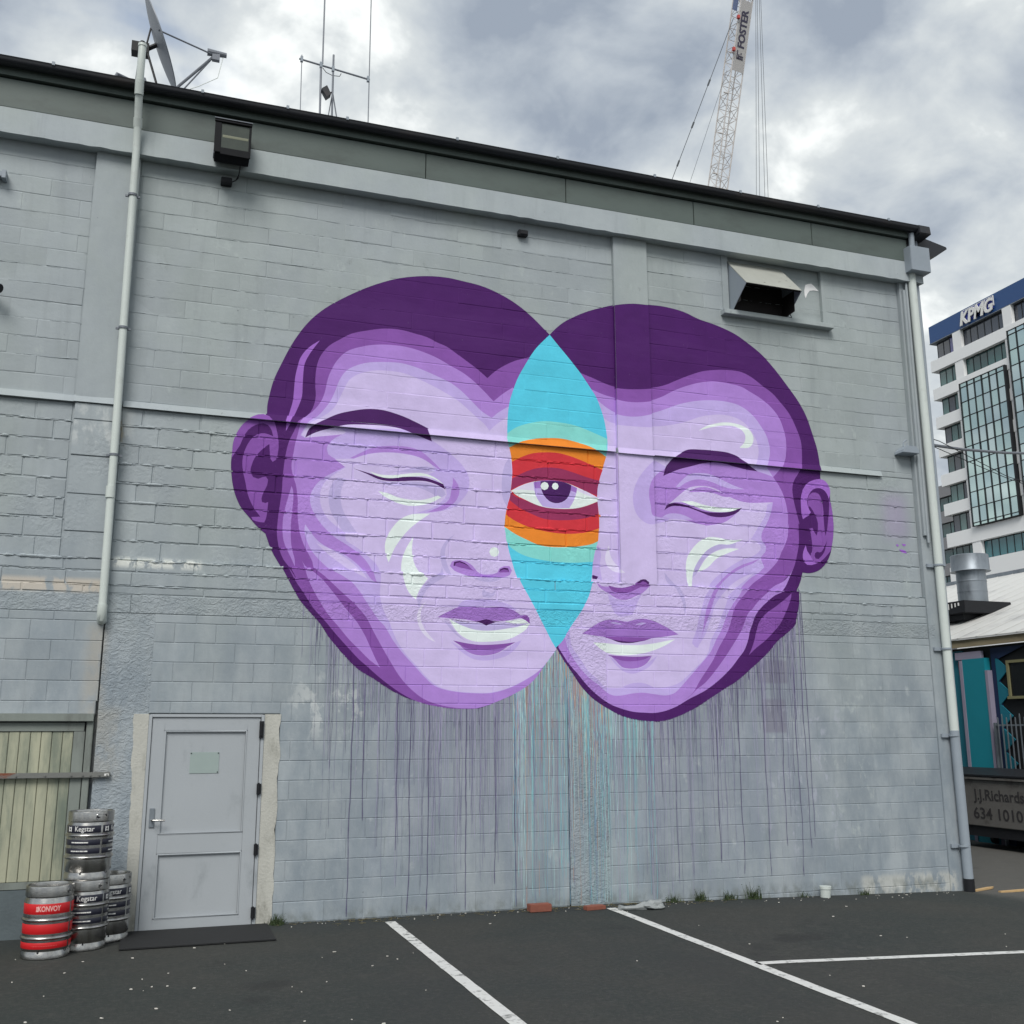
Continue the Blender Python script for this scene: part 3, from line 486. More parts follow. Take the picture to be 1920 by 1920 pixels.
right_head white 6760,4081* 6595,4079 6437,4035 6310,3959 6228,3859 6163,3760* 6303,3821 6432,3938 6592,4016
right_head shade 5710,3738* 5736,3631 5822,3554 5878,3462 5919,3356 5943,3223* 5962,3304 5938,3451 5882,3557 5782,3660
right_nose white2 4990,4031* 4949,3942 4939,3834 4980,3757 5065,3708 5195,3714* 5110,3776 5040,3840 4999,3931
right_nose light 4843,4029* 4798,3894 4767,3759 4764,3654* 4891,3594* 4866,3778 4884,3925
right_nose lilac 4764,3647* 4784,3589 4861,3527 4960,3524 5175,3500 5322,3573 5497,3561* 5392,3469 5303,3426 5172,3375 5057,3384 4958,3439 4832,3512
right_nose mid 4946,3537* 5075,3516 5190,3530 5293,3569 5352,3614 5441,3642 5502,3621 5497,3567 5452,3539 5364,3535 5305,3506 5217,3469 5073,3457 4988,3479
right_nose dark2 5344,3594* 5390,3636 5463,3646 5509,3608 5485,3556* 5472,3606 5426,3622 5381,3596
right_nose dark2 4762,3654* 4781,3660 4842,3644* 4820,3610 4766,3617*
right_mouth light 4937,3438* 5057,3377 5186,3371 5376,3449* 5299,3307 5253,3200* 5066,3181 4983,3282
right_mouth lilac3 4600,2962* 4727,3043 4869,3119 4997,3138 5110,3126 5182,3119 5269,3144 5385,3161 5501,3145 5630,3097 5761,3034 5847,2987* 5684,2960 5493,2935 5320,2937 5105,2938 4879,2934 4725,2947
right_mouth light 4953,3102* 5024,3110 5123,3084* 5038,3085
right_mouth light 5281,3086* 5369,3117 5427,3110* 5368,3088
right_mouth mid 4865,2934* 5105,2940 5334,2937 5493,2935* 5391,2900 5246,2883 5090,2888 4963,2908
right_mouth dark2 4963,2908* 5104,2891 5247,2886 5391,2906* 5246,2873 5075,2873
right_mouth white 4737,2864* 4891,2861 5103,2847 5317,2850 5535,2877 5682,2907 5801,2930* 5680,2861 5532,2799 5386,2756 5213,2731 5029,2729 4889,2758 4806,2808
right_mouth light 4930,2721* 5013,2659 5096,2583 5209,2569 5338,2588 5426,2641 5559,2734* 5468,2616 5351,2549 5236,2515 5123,2539 5026,2608
right_mouth lilac3 4958,2715* 5098,2667 5240,2663 5384,2685 5486,2726* 5426,2647 5338,2594 5209,2573 5096,2590 5027,2653
right_mouth mid 4916,2725* 5099,2716 5313,2714 5486,2729* 5384,2683 5240,2660 5098,2664
right_mouth light 5090,2360* 5161,2387 5232,2407 5347,2412 5432,2390 5489,2365*
centre_eye cyan 4260,6598* 4097,6420 4011,6296 3925,6145 3854,6011 3797,5865 3755,5736 3727,5596 3716,5458 3713,5321 3720,5192 3737,5126* 3760,5020 3770,4927 3774,4833 3767,4726 3755,4612 3746,4539 3711,4417 3687,4298 3677,4192 3691,4089 3711,3986 3737,3871 3764,3782 3804,3656 3857,3530 3938,3393 4018,3255 4098,3105 4175,2963 4228,2864 4275,2792* 4365,2880 4435,2996 4491,3075 4605,3233 4692,3392 4736,3524 4760,3643 4772,3768 4796,3901 4828,4023 4850,4078* 4870,4308 4859,4483 4847,4591 4857,4714 4896,4868 4928,4967 4978,5117* 5001,5280 4990,5419 4957,5607 4916,5731 4860,5867 4788,5973 4674,6132 4530,6301 4401,6443
centre_eye mint 3713,5294* 3810,5371 3949,5433 4160,5488 4374,5494 4589,5473 4806,5410 5000,5344* 4978,5117* 3737,5123* 3720,5192
centre_eye mint 3679,4186* 3691,4089 3711,3980 3805,3901 3940,3843 4214,3799 4491,3793 4781,3818* 4804,3928 4850,4075*
centre_eye orange 3737,5126* 3878,5206 4018,5253 4229,5286 4400,5295 4586,5270 4744,5236 4874,5178 4978,5117* 4928,4967 4896,4868 4857,4714 4847,4591 4859,4483 4870,4308 4850,4071* 4778,4034 4635,3999 4424,3974 4215,3969 4078,3988 3941,4039 3806,4096 3677,4173* 3687,4298 3711,4417 3746,4539 3755,4612 3767,4726 3774,4833 3770,4927 3760,5020
centre_eye red 3767,4954* 3878,5017 4017,5076 4157,5102 4341,5111 4511,5084 4726,5020 4927,4947* 4896,4868 4857,4714 4847,4591 4859,4483 4868,4227* 4709,4170 4496,4137 4287,4138 4079,4165 3915,4207 3779,4264 3698,4318* 3711,4417 3746,4539 3755,4619 3767,4726 3774,4833
centre_eye maroon 3773,4753* 3877,4815 4015,4880 4155,4915 4366,4922 4537,4888 4722,4841 4881,4812* 4857,4714 4851,4625* 4719,4663 4577,4721 4435,4757 4294,4760 4154,4749 4014,4732 3876,4681 3757,4616* 3766,4686
centre_eye maroon 3753,4579* 3807,4543 3944,4500 4082,4456 4220,4432 4430,4433 4644,4468 4788,4519 4853,4553* 4860,4402* 4713,4345 4499,4304 4288,4290 4149,4301 4012,4345 3875,4402 3739,4492*
centre_eye white 3755,4603* 3876,4674 4014,4729 4154,4756 4294,4764 4435,4757 4577,4714 4719,4663 4852,4605* 4853,4553* 4716,4493 4572,4450 4430,4433 4220,4432 4082,4456 3944,4506 3834,4552
centre_eye white2 3780,4614* 3876,4674 4014,4729 4042,4734* 4048,4627* 3876,4628
centre_eye white2 4588,4708* 4719,4663 4852,4605* 4854,4584* 4718,4622 4587,4667*
centre_eye light 4039,4720* 4048,4627 4082,4536 4151,4445* 4290,4433 4487,4447* 4545,4542 4582,4640 4591,4701* 4435,4757 4224,4761
centre_eye lilac3 4039,4731* 4154,4756 4364,4765 4591,4701* 4582,4640* 4505,4661 4293,4672 4055,4657*
centre_eye dark2 4126,4747* 4294,4764 4435,4757 4517,4730* 4504,4647 4461,4563 4389,4511 4312,4495 4235,4514 4166,4582 4132,4660
centre_eye white 4177,4743 4214,4731 4229,4697 4213,4661 4176,4643 4140,4655 4125,4689 4141,4725
centre_eye white 4312,4744 4341,4733 4354,4704 4341,4673 4311,4657 4282,4669 4269,4697 4282,4728
signature lilac2 9138,4270 9173,4277 9188,4254 9159,4244
signature lilac2 9232,4287 9301,4284 9293,4260 9258,4256
signature lilac2 9184,4207 9292,4192 9306,4158 9243,4165"""
def spline(pts):
    n = len(pts); res = []
    P = lambda i: np.array(pts[i % n][:2]); C = lambda i: pts[i % n][2]
    for i in range(n):
        p1, p2 = P(i), P(i+1); L = np.linalg.norm(p2-p1)
        p0 = P(i-1) if not C(i) else p1-(p2-p1)*.6; p3 = P(i+2) if not C(i+1) else p2+(p2-p1)*.6
        st = max(1, min(8, int(L/.035)))
        if C(i) and C(i+1): st = 1
        # centripetal form keeps uneven spacing from overshooting
        d1 = max(1e-4, np.linalg.norm(p1-p0)**.5); d2 = max(1e-4, L**.5); d3 = max(1e-4, np.linalg.norm(p3-p2)**.5)
        t1 = (p1-p0)/d1-(p2-p0)/(d1+d2)+(p2-p1)/d2; t2 = (p2-p1)/d2-(p3-p1)/(d2+d3)+(p3-p2)/d3
        t1 = t1*d2; t2 = t2*d2
        for k in range(st):
            t = k/st; a = 2*t**3-3*t*t+1; b = t**3-2*t*t+t; c = -2*t**3+3*t*t; d = t**3-t*t
            res.append(a*p1+b*t1+c*p2+d*t2)
    return np.array(res)
POLY = []
for line in MURAL.strip().split('\n'):
    w = line.split(); pts = []
    for t in w[2:]:
        c = t.endswith('*'); a, b = t.rstrip('*').split(','); pts.append((int(a)/1000, int(b)/1000, c))
    POLY.append((w[0], w[1], spline(pts)))
def inpoly(px, pz, P):
    ins = np.zeros(len(px), bool); x, z = P[:, 0], P[:, 1]; xj, zj = np.roll(x, 1), np.roll(z, 1)
    for i in range(len(P)):
        c = (z[i] > pz) != (zj[i] > pz)
        if c.any(): ins ^= c & (px < (xj[i]-x[i])*(pz-z[i])/(zj[i]-z[i]+1e-12)+x[i])
    return ins
def paint_at(px, pz):
    """index of the top coat at each point, -1 where the wall is bare"""
    px = np.asarray(px); pz = np.asarray(pz); top = np.full(len(px), -1)
    for k, (_, _, P) in enumerate(POLY):
        lo, hi = P.min(0), P.max(0); c = np.where((px >= lo[0]) & (px <= hi[0]) & (pz >= lo[1]) & (pz <= hi[1]))[0]
        if len(c): top[c[inpoly(px[c], pz[c], P)]] = k
    return top
mb_lo = np.min([P.min(0) for _, _, P in POLY], 0); mb_hi = np.max([P.max(0) for _, _, P in POLY], 0)
COLS = list(PAINT.keys()); CI = {c: i for i, c in enumerate(COLS)}; PMATS = [PAINT[c] for c in COLS]
mural = root('mural', 'large mural of two overlapping purple faces sharing one open eye in a rainbow lens', 'mural', (4.4, 0, 0))
FILM = {}                        # part -> MB
def film(part): return FILM.setdefault(part, MB())
TH = .003
def cdt(vs, es):
    o = delaunay_2d_cdt([Vector(v) for v in vs], es, [], 0, 1e-6); return np.array([tuple(v) for v in o[0]]), o[2], o[3]
vs = []; es = []
for _, _, P in POLY:
    o = len(vs); vs += [tuple(p) for p in P]; es += [(o+i, o+(i+1) % len(P)) for i in range(len(P))]
FB = [k for k in BLK if k['r'][1] > mb_lo[0]-.1 and k['r'][0] < mb_hi[0]+.1 and k['r'][3] > mb_lo[1]-.1 and k['r'][2] < mb_hi[1]+.1]
for k in FB:
    for key in ('out', 'inn'):
        o = len(vs); L = k[key]; vs += L; es += [(o+i, o+(i+1) % len(L)) for i in range(len(L))]
V, Fc, ov = cdt(vs, es)
Fc = np.array([f for f in Fc if len(f) == 3]); cen = V[Fc].mean(1)
top = paint_at(cen[:, 0], cen[:, 1])
keep = top >= 0; Fc = Fc[keep]; cen = cen[keep]; top = top[keep]
cls = np.zeros(len(Fc), int); own = np.full(len(Fc), -1)
for bi, k in enumerate(FB):
    x0, x1, z0, z1, _ = k['r']
    c = np.where((cen[:, 0] > x0-.02) & (cen[:, 0] < x1+.02) & (cen[:, 1] > z0-.02) & (cen[:, 1] < z1+.02))[0]
    if not len(c): continue
    i1 = c[inpoly(cen[c, 0], cen[c, 1], np.array(k['inn']))]; cls[i1] = 2; own[i1] = bi
    i2 = c[inpoly(cen[c, 0], cen[c, 1], np.array(k['out']))]; i2 = i2[cls[i2] == 0]; cls[i2] = 1; own[i2] = bi
Y = np.full(len(V), np.nan); pri = np.zeros(len(V), int)
for want in (1, 0, 2):
    for f, c, b in zip(Fc[cls == want], cls[cls == want], own[cls == want]):
        for vi in f:
            x, z = V[vi]
            if want == 2: Y[vi] = inner_y(FB[b], x, z)
            elif want == 0: Y[vi] = base_y(z)+(.0044 if z < 3.03 else .0072 if z < LEDGE else .0080 if z < 5.19 else .0023)
            else:
                k = FB[b]; Y[vi] = .5*(k['rec']+inner_y(k, x, z))
def emit(part_of, V, Fc, Yv, cols):
    for part in set(part_of):
        idx = [i for i, p in enumerate(part_of) if p == part]; used = {}; mb = film(part); o = len(mb.v)
        for i in idx:
            f = []
            for vi in Fc[i]:
                if vi not in used: used[vi] = len(mb.v); mb.v.append((V[vi][0], Yv[vi]-TH, V[vi][1]))
                f.append(used[vi])
            mb.f.append(tuple(f)); mb.m.append(cols[i])
emit([POLY[t][0] for t in top], V, Fc, Y, [CI[POLY[t][1]] for t in top])
def film_plane(x0, x1, z0, z1, y, dx, dz, side=None):
    """coat on a face that stands proud of the wall"""
    vs = [(x0, z0), (x1, z0), (x1, z1), (x0, z1)]; es = [(0, 1), (1, 2), (2, 3), (3, 0)]
    for _, _, P in POLY:
        Q = P+np.array([dx, dz])
        if Q[:, 0].max() < x0 or Q[:, 0].min() > x1 or Q[:, 1].max() < z0 or Q[:, 1].min() > z1: continue
        o = len(vs); vs += [tuple(p) for p in Q]; es += [(o+i, o+(i+1) % len(Q)) for i in range(len(Q))]
    V, F, _ = cdt(vs, es); F = np.array([f for f in F if len(f) == 3]); c = V[F].mean(1)
    ok = (c[:, 0] > x0) & (c[:, 0] < x1) & (c[:, 1] > z0) & (c[:, 1] < z1); F = F[ok]; c = c[ok]
    t = paint_at(c[:, 0]-dx, c[:, 1]-dz); ok = t >= 0; F = F[ok]; t = t[ok]
    if not len(F): return
    yy = y(V[:, 0], V[:, 1]) if callable(y) else np.full(len(V), y)
    emit([POLY[k][0] for k in t], V, F, yy, [CI[POLY[k][1]] for k in t])
    if side:
        sx, yb, off = side
        for f, k in zip(F, t):
            p = [V[i] for i in f if abs(V[i][0]-sx) < 1e-4]
            if len(p) == 2:
                z_ = sorted((p[0][1], p[1][1])); X = sx+off
                film(POLY[k][0]).add([(X, y-TH, z_[0]), (X, yb, z_[0]), (X, yb, z_[1]), (X, y-TH, z_[1])], [(0, 1, 2, 3)], CI[POLY[k][1]])
PIL = (5.115, 5.585); PILY = -.004
film_plane(PIL[0], PIL[1], LEDGE+.001, 5.17, PILY, -.028, -.015, (PIL[0], UP, -TH))
film_plane(PIL[0], PIL[1], 5.235, 8.0, PILY, -.028, -.03, (PIL[0], UP, -TH))
FLASH = [(-1.0, XL, 5.195), (-.535, -1.0, 5.19), (-.525, 5.09, 5.185), (5.11, 5.59, 5.165), (5.60, 8.98, 5.185)]
def flash_y(f): return -.030 if f == 1 else (-.034 if f == 3 else .004)
for i, (a, b, zc) in enumerate(FLASH):
    x0, x1 = min(a, b), max(a, b); fy = flash_y(i)
    if x1 < mb_lo[0] or x0 > mb_hi[0]: continue
    film_plane(x0, x1, zc-.004, zc+.068, lambda X, Z, fy=fy, zc=zc: fy+np.clip((Z-zc), 0, .07)/.07*.022+np.sin(X*5.1)*.003, -.015, -.012)

# blocks: the 300 that show largest are objects, the rest one fill
def px_area(k):
    x0, x1, z0, z1, _ = k['r']; x0 = max(x0, -2.25); z0 = max(z0, 0)
    if x1 <= x0 or z1 <= z0: return 0
    d = Vector((k['cx'], 0, k['cz']))-CAM; dep = d.dot(fw)
    n = np.linspace(.1, .9, 5); gx, gz_ = np.meshgrid(x0+(x1-x0)*n, z0+(z1-z0)*n)
    bare = (paint_at(gx.ravel(), gz_.ravel()) < 0).mean()
    return (x1-x0)*(z1-z0)*11/dep**3*bare
blocks = [k for k in BLK if k['st'] in ('low', 'mid', 'up')]
for k in blocks: k['a'] = px_area(k)
blocks.sort(key=lambda k: -k['a'])
def add_block(mb, k, tones):
    n = len(k['out']); o = len(mb.v)
    mb.v += [(x, k['rec'], z) for x, z in k['out']]+[(x, inner_y(k, x, z), z) for x, z in k['inn']]
    fs = [(o+i, o+(i+1) % n, o+n+(i+1) % n, o+n+i) for i in range(n)]+[tuple(range(o+n, o+2*n))]
    mb.f += fs; mb.m += [0]*len(fs); tones += [k['tone']]*len(fs)
def block_obj(ks, name, parent, kind=None, mt=None):
    mb = MB(); t = []
    for k in ks: add_block(mb, k, t)
    o = mb.build(name, mt or M['wall'], parent, kind=kind, fix=False)
    at = o.data.attributes.new('tone', 'FLOAT', 'FACE'); at.data.foreach_set('value', t)
    return o
for k in blocks[:300]: block_obj([k], 'concrete_block', B)
block_obj(blocks[300:], 'block_walling', B, 'stuff')
for k in BLK:
    if k['st'] == 'col': block_obj([k], 'concrete_column', B)
    if k['st'] == 'beam': block_obj([k], 'tie_beam', B)
def tone_const(o, v=.5):
    at = o.data.attributes.new('tone', 'FLOAT', 'FACE'); at.data.foreach_set('value', [v]*len(o.data.polygons)); return o
# mortar bed behind the joints, ledge and wall core
mb = MB()
def bed(x0, x1, z0, z1, y):
    for q in cut((x0, x1, z0, z1)): mb.add([(q[0], y, q[2]), (q[1], y, q[2]), (q[1], y, q[3]), (q[0], y, q[3])], [(0, 1, 2, 3)])
bed(XL, -.542, -.3, 3.03, .0047); bed(-.528, 4.410, -.3, 3.03, .0047); bed(4.426, 9.6, -.3, 3.03, .0047); bed(XL, 9.6, 3.03, LEDGE, .0078); bed(XL, 9.6, LEDGE, 5.19, UP+.0085); bed(XL, 9.6, 5.19, 8.1, UP+.0026)
mb.add([(XL, .0, LEDGE), (9.6, .0, LEDGE), (9.6, UP+.01, LEDGE+.004), (XL, UP+.01, LEDGE+.004)], [(0, 1, 2, 3)])
tone_const(mb.build('mortar', M['wall'], B))
mb = MB(); D1 = .40
for q in cut((XL-3, XR-.02, -.3, 8.3)): mb.box(q[0], q[1], .075, D1, q[2], q[3])
mb.box(XR-.3, XR-.02, D1, 16, -.4, 8.3); mb.box(XL-3, XL-2.7, D1, 16, -.3, 8.3); mb.box(XL-3, XR-.02, 15.7, 16, -.4, 8.3)
mb.box(XL-3, XL, .0, .075, -.3, 8.3)
tone_const(mb.build('wall_core', M['wall'], B))
# squeezed out mortar along the rougher courses
mb = MB(); bead = MB(); bpaint = []
def add_bead(x0, x1, z, y0, rad, seed, thick=1.0):
    n = int((x1-x0)/.018); pts = []
    for i in range(n+1):
        x = x0+(x1-x0)*i/n; a = noise.noise((x*1.3, z*5, seed)); b = noise.noise((x*14, z*9, seed+3)); c = noise.noise((x*45, z, seed+6))
        r = rad*max(0, .25+1.1*a+.75*b+.35*c)*thick
        pts.append((x, z+.012*noise.noise((x*3, z*3, 2.2))+.006*b, r))
    seg = []
    xs_ = np.array([p[0] for p in pts]); zs_ = np.array([p[1] for p in pts]); tp = paint_at(xs_, zs_)
    for i in range(n):
        (xa, za, ra), (xb, zb, rb) = pts[i], pts[i+1]
        if ra < .0012 and rb < .0012: continue
        tgt = mb if tp[i] < 0 else film('mortar_drip'); ci = 0 if tp[i] < 0 else CI[POLY[tp[i]][1]]
        prof = [(-1, .0), (-.75, .75), (.1, 1.0), (.9, .55), (1.1, 0)]
        v = [(xx, y0-rr*q*1.1, zz+rr*p) for xx, zz, rr in ((xa, za, ra), (xb, zb, rb)) for p, q in prof]
        tgt.add(v, [(j, j+1, j+6, j+5) for j in range(4)], ci)
for j, z in enumerate(mid[:-1]):
    for a, b in ((XL, -1.0), (-.535, 5.10), (5.60, 9.35)): add_bead(a, b, z, UP, .0155 if j else .019, j*3+1, .55 if a > 5 else 1)
add_bead(XL, 9.4, LEDGE-.004, .0, .017, 75); add_bead(XL, 9.4, 3.448, .003, .013, 77); add_bead(XL, 9.4, 3.306, .003, .009, 78, .8); add_bead(XL, 9.4, 3.222, .0, .006, 79, .8)
for j, z in enumerate(upz[2:-1]):
    for a, b in ((XL, -1.0), (-.535, 5.10), (5.60, 9.35)): add_bead(a, b, z, UP+.001, .0075, j*3+101, .7)
tone_const(mb.build('mortar_drip', M['wall'], B, kind='stuff'), 1.5)  # lighter tone paints the highlights onto the bare beads
# pilasters above the ledge
mb = MB(); mb.box(PIL[0], PIL[1], PILY, UP+.02, LEDGE, 8.05); tone_const(mb.build('pilaster', M['wall'], B, bevel=.004), .55)
mb = MB(); mb.box(-.99, -.54, -.006, UP+.02, 5.24, 8.05); tone_const(mb.build('pilaster', M['wall'], B, bevel=.004), .6)
for z0, z1, yy in ((3.572, 3.835, -.004), (3.84, 4.22, -.006), (4.225, 4.62, -.004), (4.626, 5.0, -.008), (5.006, 5.18, -.005)):
    mb = MB(); mb.box(-.985, -.545, yy, UP+.02, z0, z1); tone_const(mb.build('pilaster_block', M['wall'], B, bevel=.006), rnd.random())
mb = MB(); mb.box(9.50, XR, -.012, .06, -.4, 8.05); tone_const(mb.build('pilaster', M['wall'], B, bevel=.004), .5)
mb = MB(); mb.box(9.53, 9.60, -.05, -.02, 4.4, 7.9); mb.tube([(9.585, -.055, 4.3), (9.585, -.055, 8.0)], .018); tone_const(mb.build('conduit', M['wall'], B), .4)
# flashing strips: uneven folded strips with a shadow gap under them
for i, (a, b, zc) in enumerate(FLASH):
    x0, x1 = min(a, b), max(a, b); fy = flash_y(i); n = max(4, int((x1-x0)/.12)); mb = MB(); vs = []
    for j in range(n+1):
        x = x0+(x1-x0)*j/n; wz = .005*noise.noise((x*1.7, 3, i)); wy = math.sin(x*5.1)*.003
        for yy, zz in ((UP+.02, zc+.072), (fy+.024+wy, zc+.069+wz*.2), (fy+.0015+wy, zc-.004+wz*.3), (fy+.012+wy, zc-.006+wz*.3), (UP+.02, zc+.012)): vs.append((x, yy, zz))
    mb.add(vs, [(j*5+k, j*5+k+1, j*5+k+6, j*5+k+5) for j in range(n) for k in range(4)]+[(0, 1, 2, 3, 4), tuple(n*5+k for k in range(5))])
    tone_const(mb.build('flashing_strip', M['wall'], B), 1.7)  # raised tone puts the light caught by the tilted face into the colour
# head beam under the eaves, ragged lower edge
mb = MB(); n = 150; vs = []
for j in range(n+1):
    x = XL-3+(XR-XL+3)*j/n; r = .010*noise.noise((x*9, 1, 1))+.006*noise.noise((x*30, 2, 1)); 
    for yy, zz in ((UP+.03, 8.31), (-.1, 8.31), (-.105, 8.018+r), (UP+.03, 8.03)): vs.append((x, yy+.002*noise.noise((x*5, zz*3, 4)), zz))
mb.add(vs, [(j*4+k, j*4+(k+1) % 4, (j+1)*4+(k+1) % 4, (j+1)*4+k) for j in range(n) for k in range(4)]+[(0, 1, 2, 3), (n*4, n*4+1, n*4+2, n*4+3)])
tone_const(mb.build('head_beam', M['beam'], B), 1.5)
# fascia panels, cover strip, roof
fx = [XL-3, -4.6, -2.2, .221, 2.64, 4.44, 6.235, 8.04, 9.62]
for a, b in zip(fx[:-1], fx[1:]):
    mb = MB(); mb.box(a+.005, b-.005, -.10-.002*rnd.random(), -.06, 8.313, 8.642); mb.build('fascia_panel', M['fascia'], B, bevel=.003)
mb = MB(); mb.box(XL-3, 9.62, -.055, .2, 8.312, 8.75); mb.build('fascia_backing', M['black'], B)
mb = MB(); mb.box(XL-3, 9.62, -.135, -.056, 8.664, 8.775); mb.build('fascia_trim', M['fascia'], B)
mb = MB(); pr = []
for k in range(13):
    t = math.pi*k/12; pr.append((-.205+.062*math.cos(t), 8.780-.052*math.sin(t)))
pr = [(-.137, 8.785)]+pr+[(-.270, 8.788), (-.276, 8.800), (-.266, 8.802)]
x0, x1 = XL-3, 9.70; n = 60; vs = []
for j in range(n+1):
    x = x0+(x1-x0)*j/n
    for yy, zz in pr: vs.append((x, yy, zz+.004*noise.noise((x*.9, 1, 7))))
k = len(pr); mb.add(vs, [(j*k+i, j*k+i+1, (j+1)*k+i+1, (j+1)*k+i) for j in range(n) for i in range(k-1)]+[tuple(range(k)), tuple(n*k+i for i in range(k))])
gut = mb.build('gutter', M['gutter'], B, smooth=True)
for x in [-3.2, -1.47, .05, .98+.0, 1.66, 2.98, 4.27, 5.6, 6.85, 8.05, 9.2]:
    mb = MB(); mb.box(x-.018, x+.018, -.27, -.10, 8.803, 8.810); mb.box(x-.015, x+.015, -.282, -.262, 8.785, 8.824); mb.build('gutter_bracket', M['pvc_grey'], gut)
mb = MB(); mb.add([(XL-3.2, -.16, 8.80), (XR+.1, -.16, 8.80), (XR+.1, 8, 9.5), (XL-3.2, 8, 9.5), (XR+.1, 16.2, 8.80), (XL-3.2, 16.2, 8.80)], [(0, 1, 2, 3), (3, 2, 4, 5)])
mb.add([(XL-3.2, -.12, 8.76), (XR+.1, -.12, 8.76), (XR+.1, 8, 9.46), (XL-3.2, 8, 9.46), (XR+.1, 16.2, 8.76), (XL-3.2, 16.2, 8.76)], [(0, 1, 2, 3), (3, 2, 4, 5)])
mb.build('roof', M['gal_roof'], B)
# return of the eaves round the right hand corner
mb = MB(); mb.prism([(-.29, 8.68), (-.275, 8.81), (-.08, 8.84), (-.06, 8.66)], 'x', 9.702, 9.90); mb.build('gutter_end_box', M['gutter'], B, bevel=.01)
mb = MB(); mb.prism([(XR-.3, 8.36), (10.16, 8.50), (10.36, 8.64), (10.35, 8.67), (9.86, 8.77), (XR-.3, 8.77)], 'y', -.06, 16); mb.build('verge_soffit', M['gutter'], B)
# downpipes
mb = MB(); P1 = [(-.600, -.385, 9.13), (-.600, -.385, 8.70), (-.598, -.30, 8.52), (-.594, -.20, 8.30), (-.590, -.155, 8.05), (-.584, -.125, 7.0), (-.572, -.09, 5.1), (-.562, -.085, 3.05)]
mb.tube(P1, .040, 16)
dp = mb.build('downpipe', M['pvc'], B, smooth=True, label='slim cream downpipe standing above the gutter and ending above the timber hatch')
for sa, sb in (((-.600, -.385, 9.13), (-.600, -.385, 9.16)), ((-.600, -.385, 8.73), (-.599, -.34, 8.58)), ((-.595, -.23, 8.37), (-.593, -.19, 8.28)), ((-.5735, -.092, 4.30), (-.573, -.092, 4.18))): mb = MB(); mb.tube([sa, sb], .0465, 16); mb.build('pipe_socket', M['pvc'], dp, smooth=True)
mb = MB(); mb.tube([(-.562, -.085, 3.10), (-.562, -.085, 3.02), (-.562, -.065, 2.97), (-.562, .0, 2.95)], .047, 16); mb.build('pipe_elbow', M['pvc'], dp, smooth=True)
for (x, y, z) in ((-.5905, -.143, 7.50), (-.5785, -.109, 6.0), (-.569, -.088, 4.63)):
    mb = MB(); mb.lathe([(.0415, -.012), (.047, -.012), (.047, .012), (.0415, .012)], (x, y, z), 20); mb.box(x-.075, x+.075, y+.02, y+.04, z-.01, z+.01); mb.build('pipe_clip', M['alu'], dp)
mb = MB(); mb.tube([(9.665, -.085, 8.2), (9.68, -.085, 6), (9.70, -.085, 1.84)], .055, 18)
dp2 = mb.build('downpipe', M['pvc'], B, smooth=True, label='thick downpipe running down the right hand corner under the rainwater box')
mb = MB(); mb.tube([(9.70, -.085, 1.86), (9.715, -.085, .05)], .060, 18); mb.build('pipe_lower_length', M['pvc_grey'], dp2, smooth=True)
mb = MB(); mb.tube([(9.716, -.085, .06), (9.717, -.085, -.11)], .066, 18); mb.build('pipe_shoe', M['black'], dp2, smooth=True)
for z in (4.0, 2.9, 1.80, .45):
    mb = MB(); mb.lathe([(.056, -.012), (.066, -.012), (.066, .012), (.056, .012)], (9.69, -.085, z), 20); mb.box(9.54, 9.66, -.045, -.02, z-.025, z+.02); mb.build('pipe_clip', M['pvc_grey'], dp2)
mb = MB(); mb.box(9.555, 9.885, -.235, -.0, 8.13, 8.50); rh = mb.build('rainwater_head', M['pvc_grey'], B, bevel=.006)
mb = MB(); mb.tube([(9.67, -.14, 8.45), (9.66, -.16, 8.72)], .040, 14); mb.build('outlet_pipe', M['pvc_grey'], rh, smooth=True)
mb = MB(); mb.tube([(9.80, -.06, 8.45), (9.80, -.06, 8.66)], .034, 14); mb.build('outlet_pipe', M['pvc_grey'], rh, smooth=True)
mb = MB(); mb.tube([(9.80, -.02, 8.15), (9.80, -.03, 7.3), (9.825, -.02, 4)], .03, 12); mb.build('corner_pipe', M['pvc_grey'], B, smooth=True)

# recess with hood
mb = MB(); mb.box(6.79, 8.24, .10, .13, 7.235, 8.05); rec = tone_const(mb.build('recess_panel', M['beam'], B), .5)
for ra, rb in ((6.70, 6.79), (8.24, 8.30)): mb = MB(); mb.box(ra, rb, .042, .13, 7.23, 8.05); tone_const(mb.build('recess_reveal', M['wall'], B), .5)
mb = MB(); mb.box(6.66, 8.335, -.055, .13, 7.168, 7.235); tone_const(mb.build('window_sill', M['wall'], B, bevel=.006), .95)
mb = MB(); mb.prism([(8.005, 7.73), (8.03, 7.82), (8.07, 7.835), (8.12, 7.85), (8.165, 7.82), (8.235, 7.755), (8.15, 7.755), (8.09, 7.74), (8.05, 7.69), (8.02, 7.62), (8.005, 7.66)], 'y', .094, .099); mb.build('broken_patch', mat('bright_gap', (.82, .82, .82), .6), rec)
hood = root('vent_hood', 'open metal vent hood with a dark mouth under the eaves at right', 'vent hood', (7.2, 0, 7.6))
def plate(mb, pts, t=.006):
    p = [Vector(q) for q in pts]; nrm = (p[1]-p[0]).cross(p[-1]-p[0]).normalized()*t; k = len(p)
    mb.add([tuple(q) for q in p]+[tuple(q+nrm) for q in p], [tuple(range(k)), tuple(range(k, 2*k))[::-1]]+[(i, (i+1) % k, (i+1) % k+k, i+k) for i in range(k)])
HX0, HX1 = 6.805, 7.635
m_h = varied('weathered_hood_top', (.40, .41, .37), .5, .2, .12, 5, 0, dirt=(.12, .11, .10), dscale=7, dthr=(.60, .68)); m_hi = varied('dark_hood_inside', (.018, .015, .015), .7, 0, .4, 3)  # inside of the hood is a plain near-black
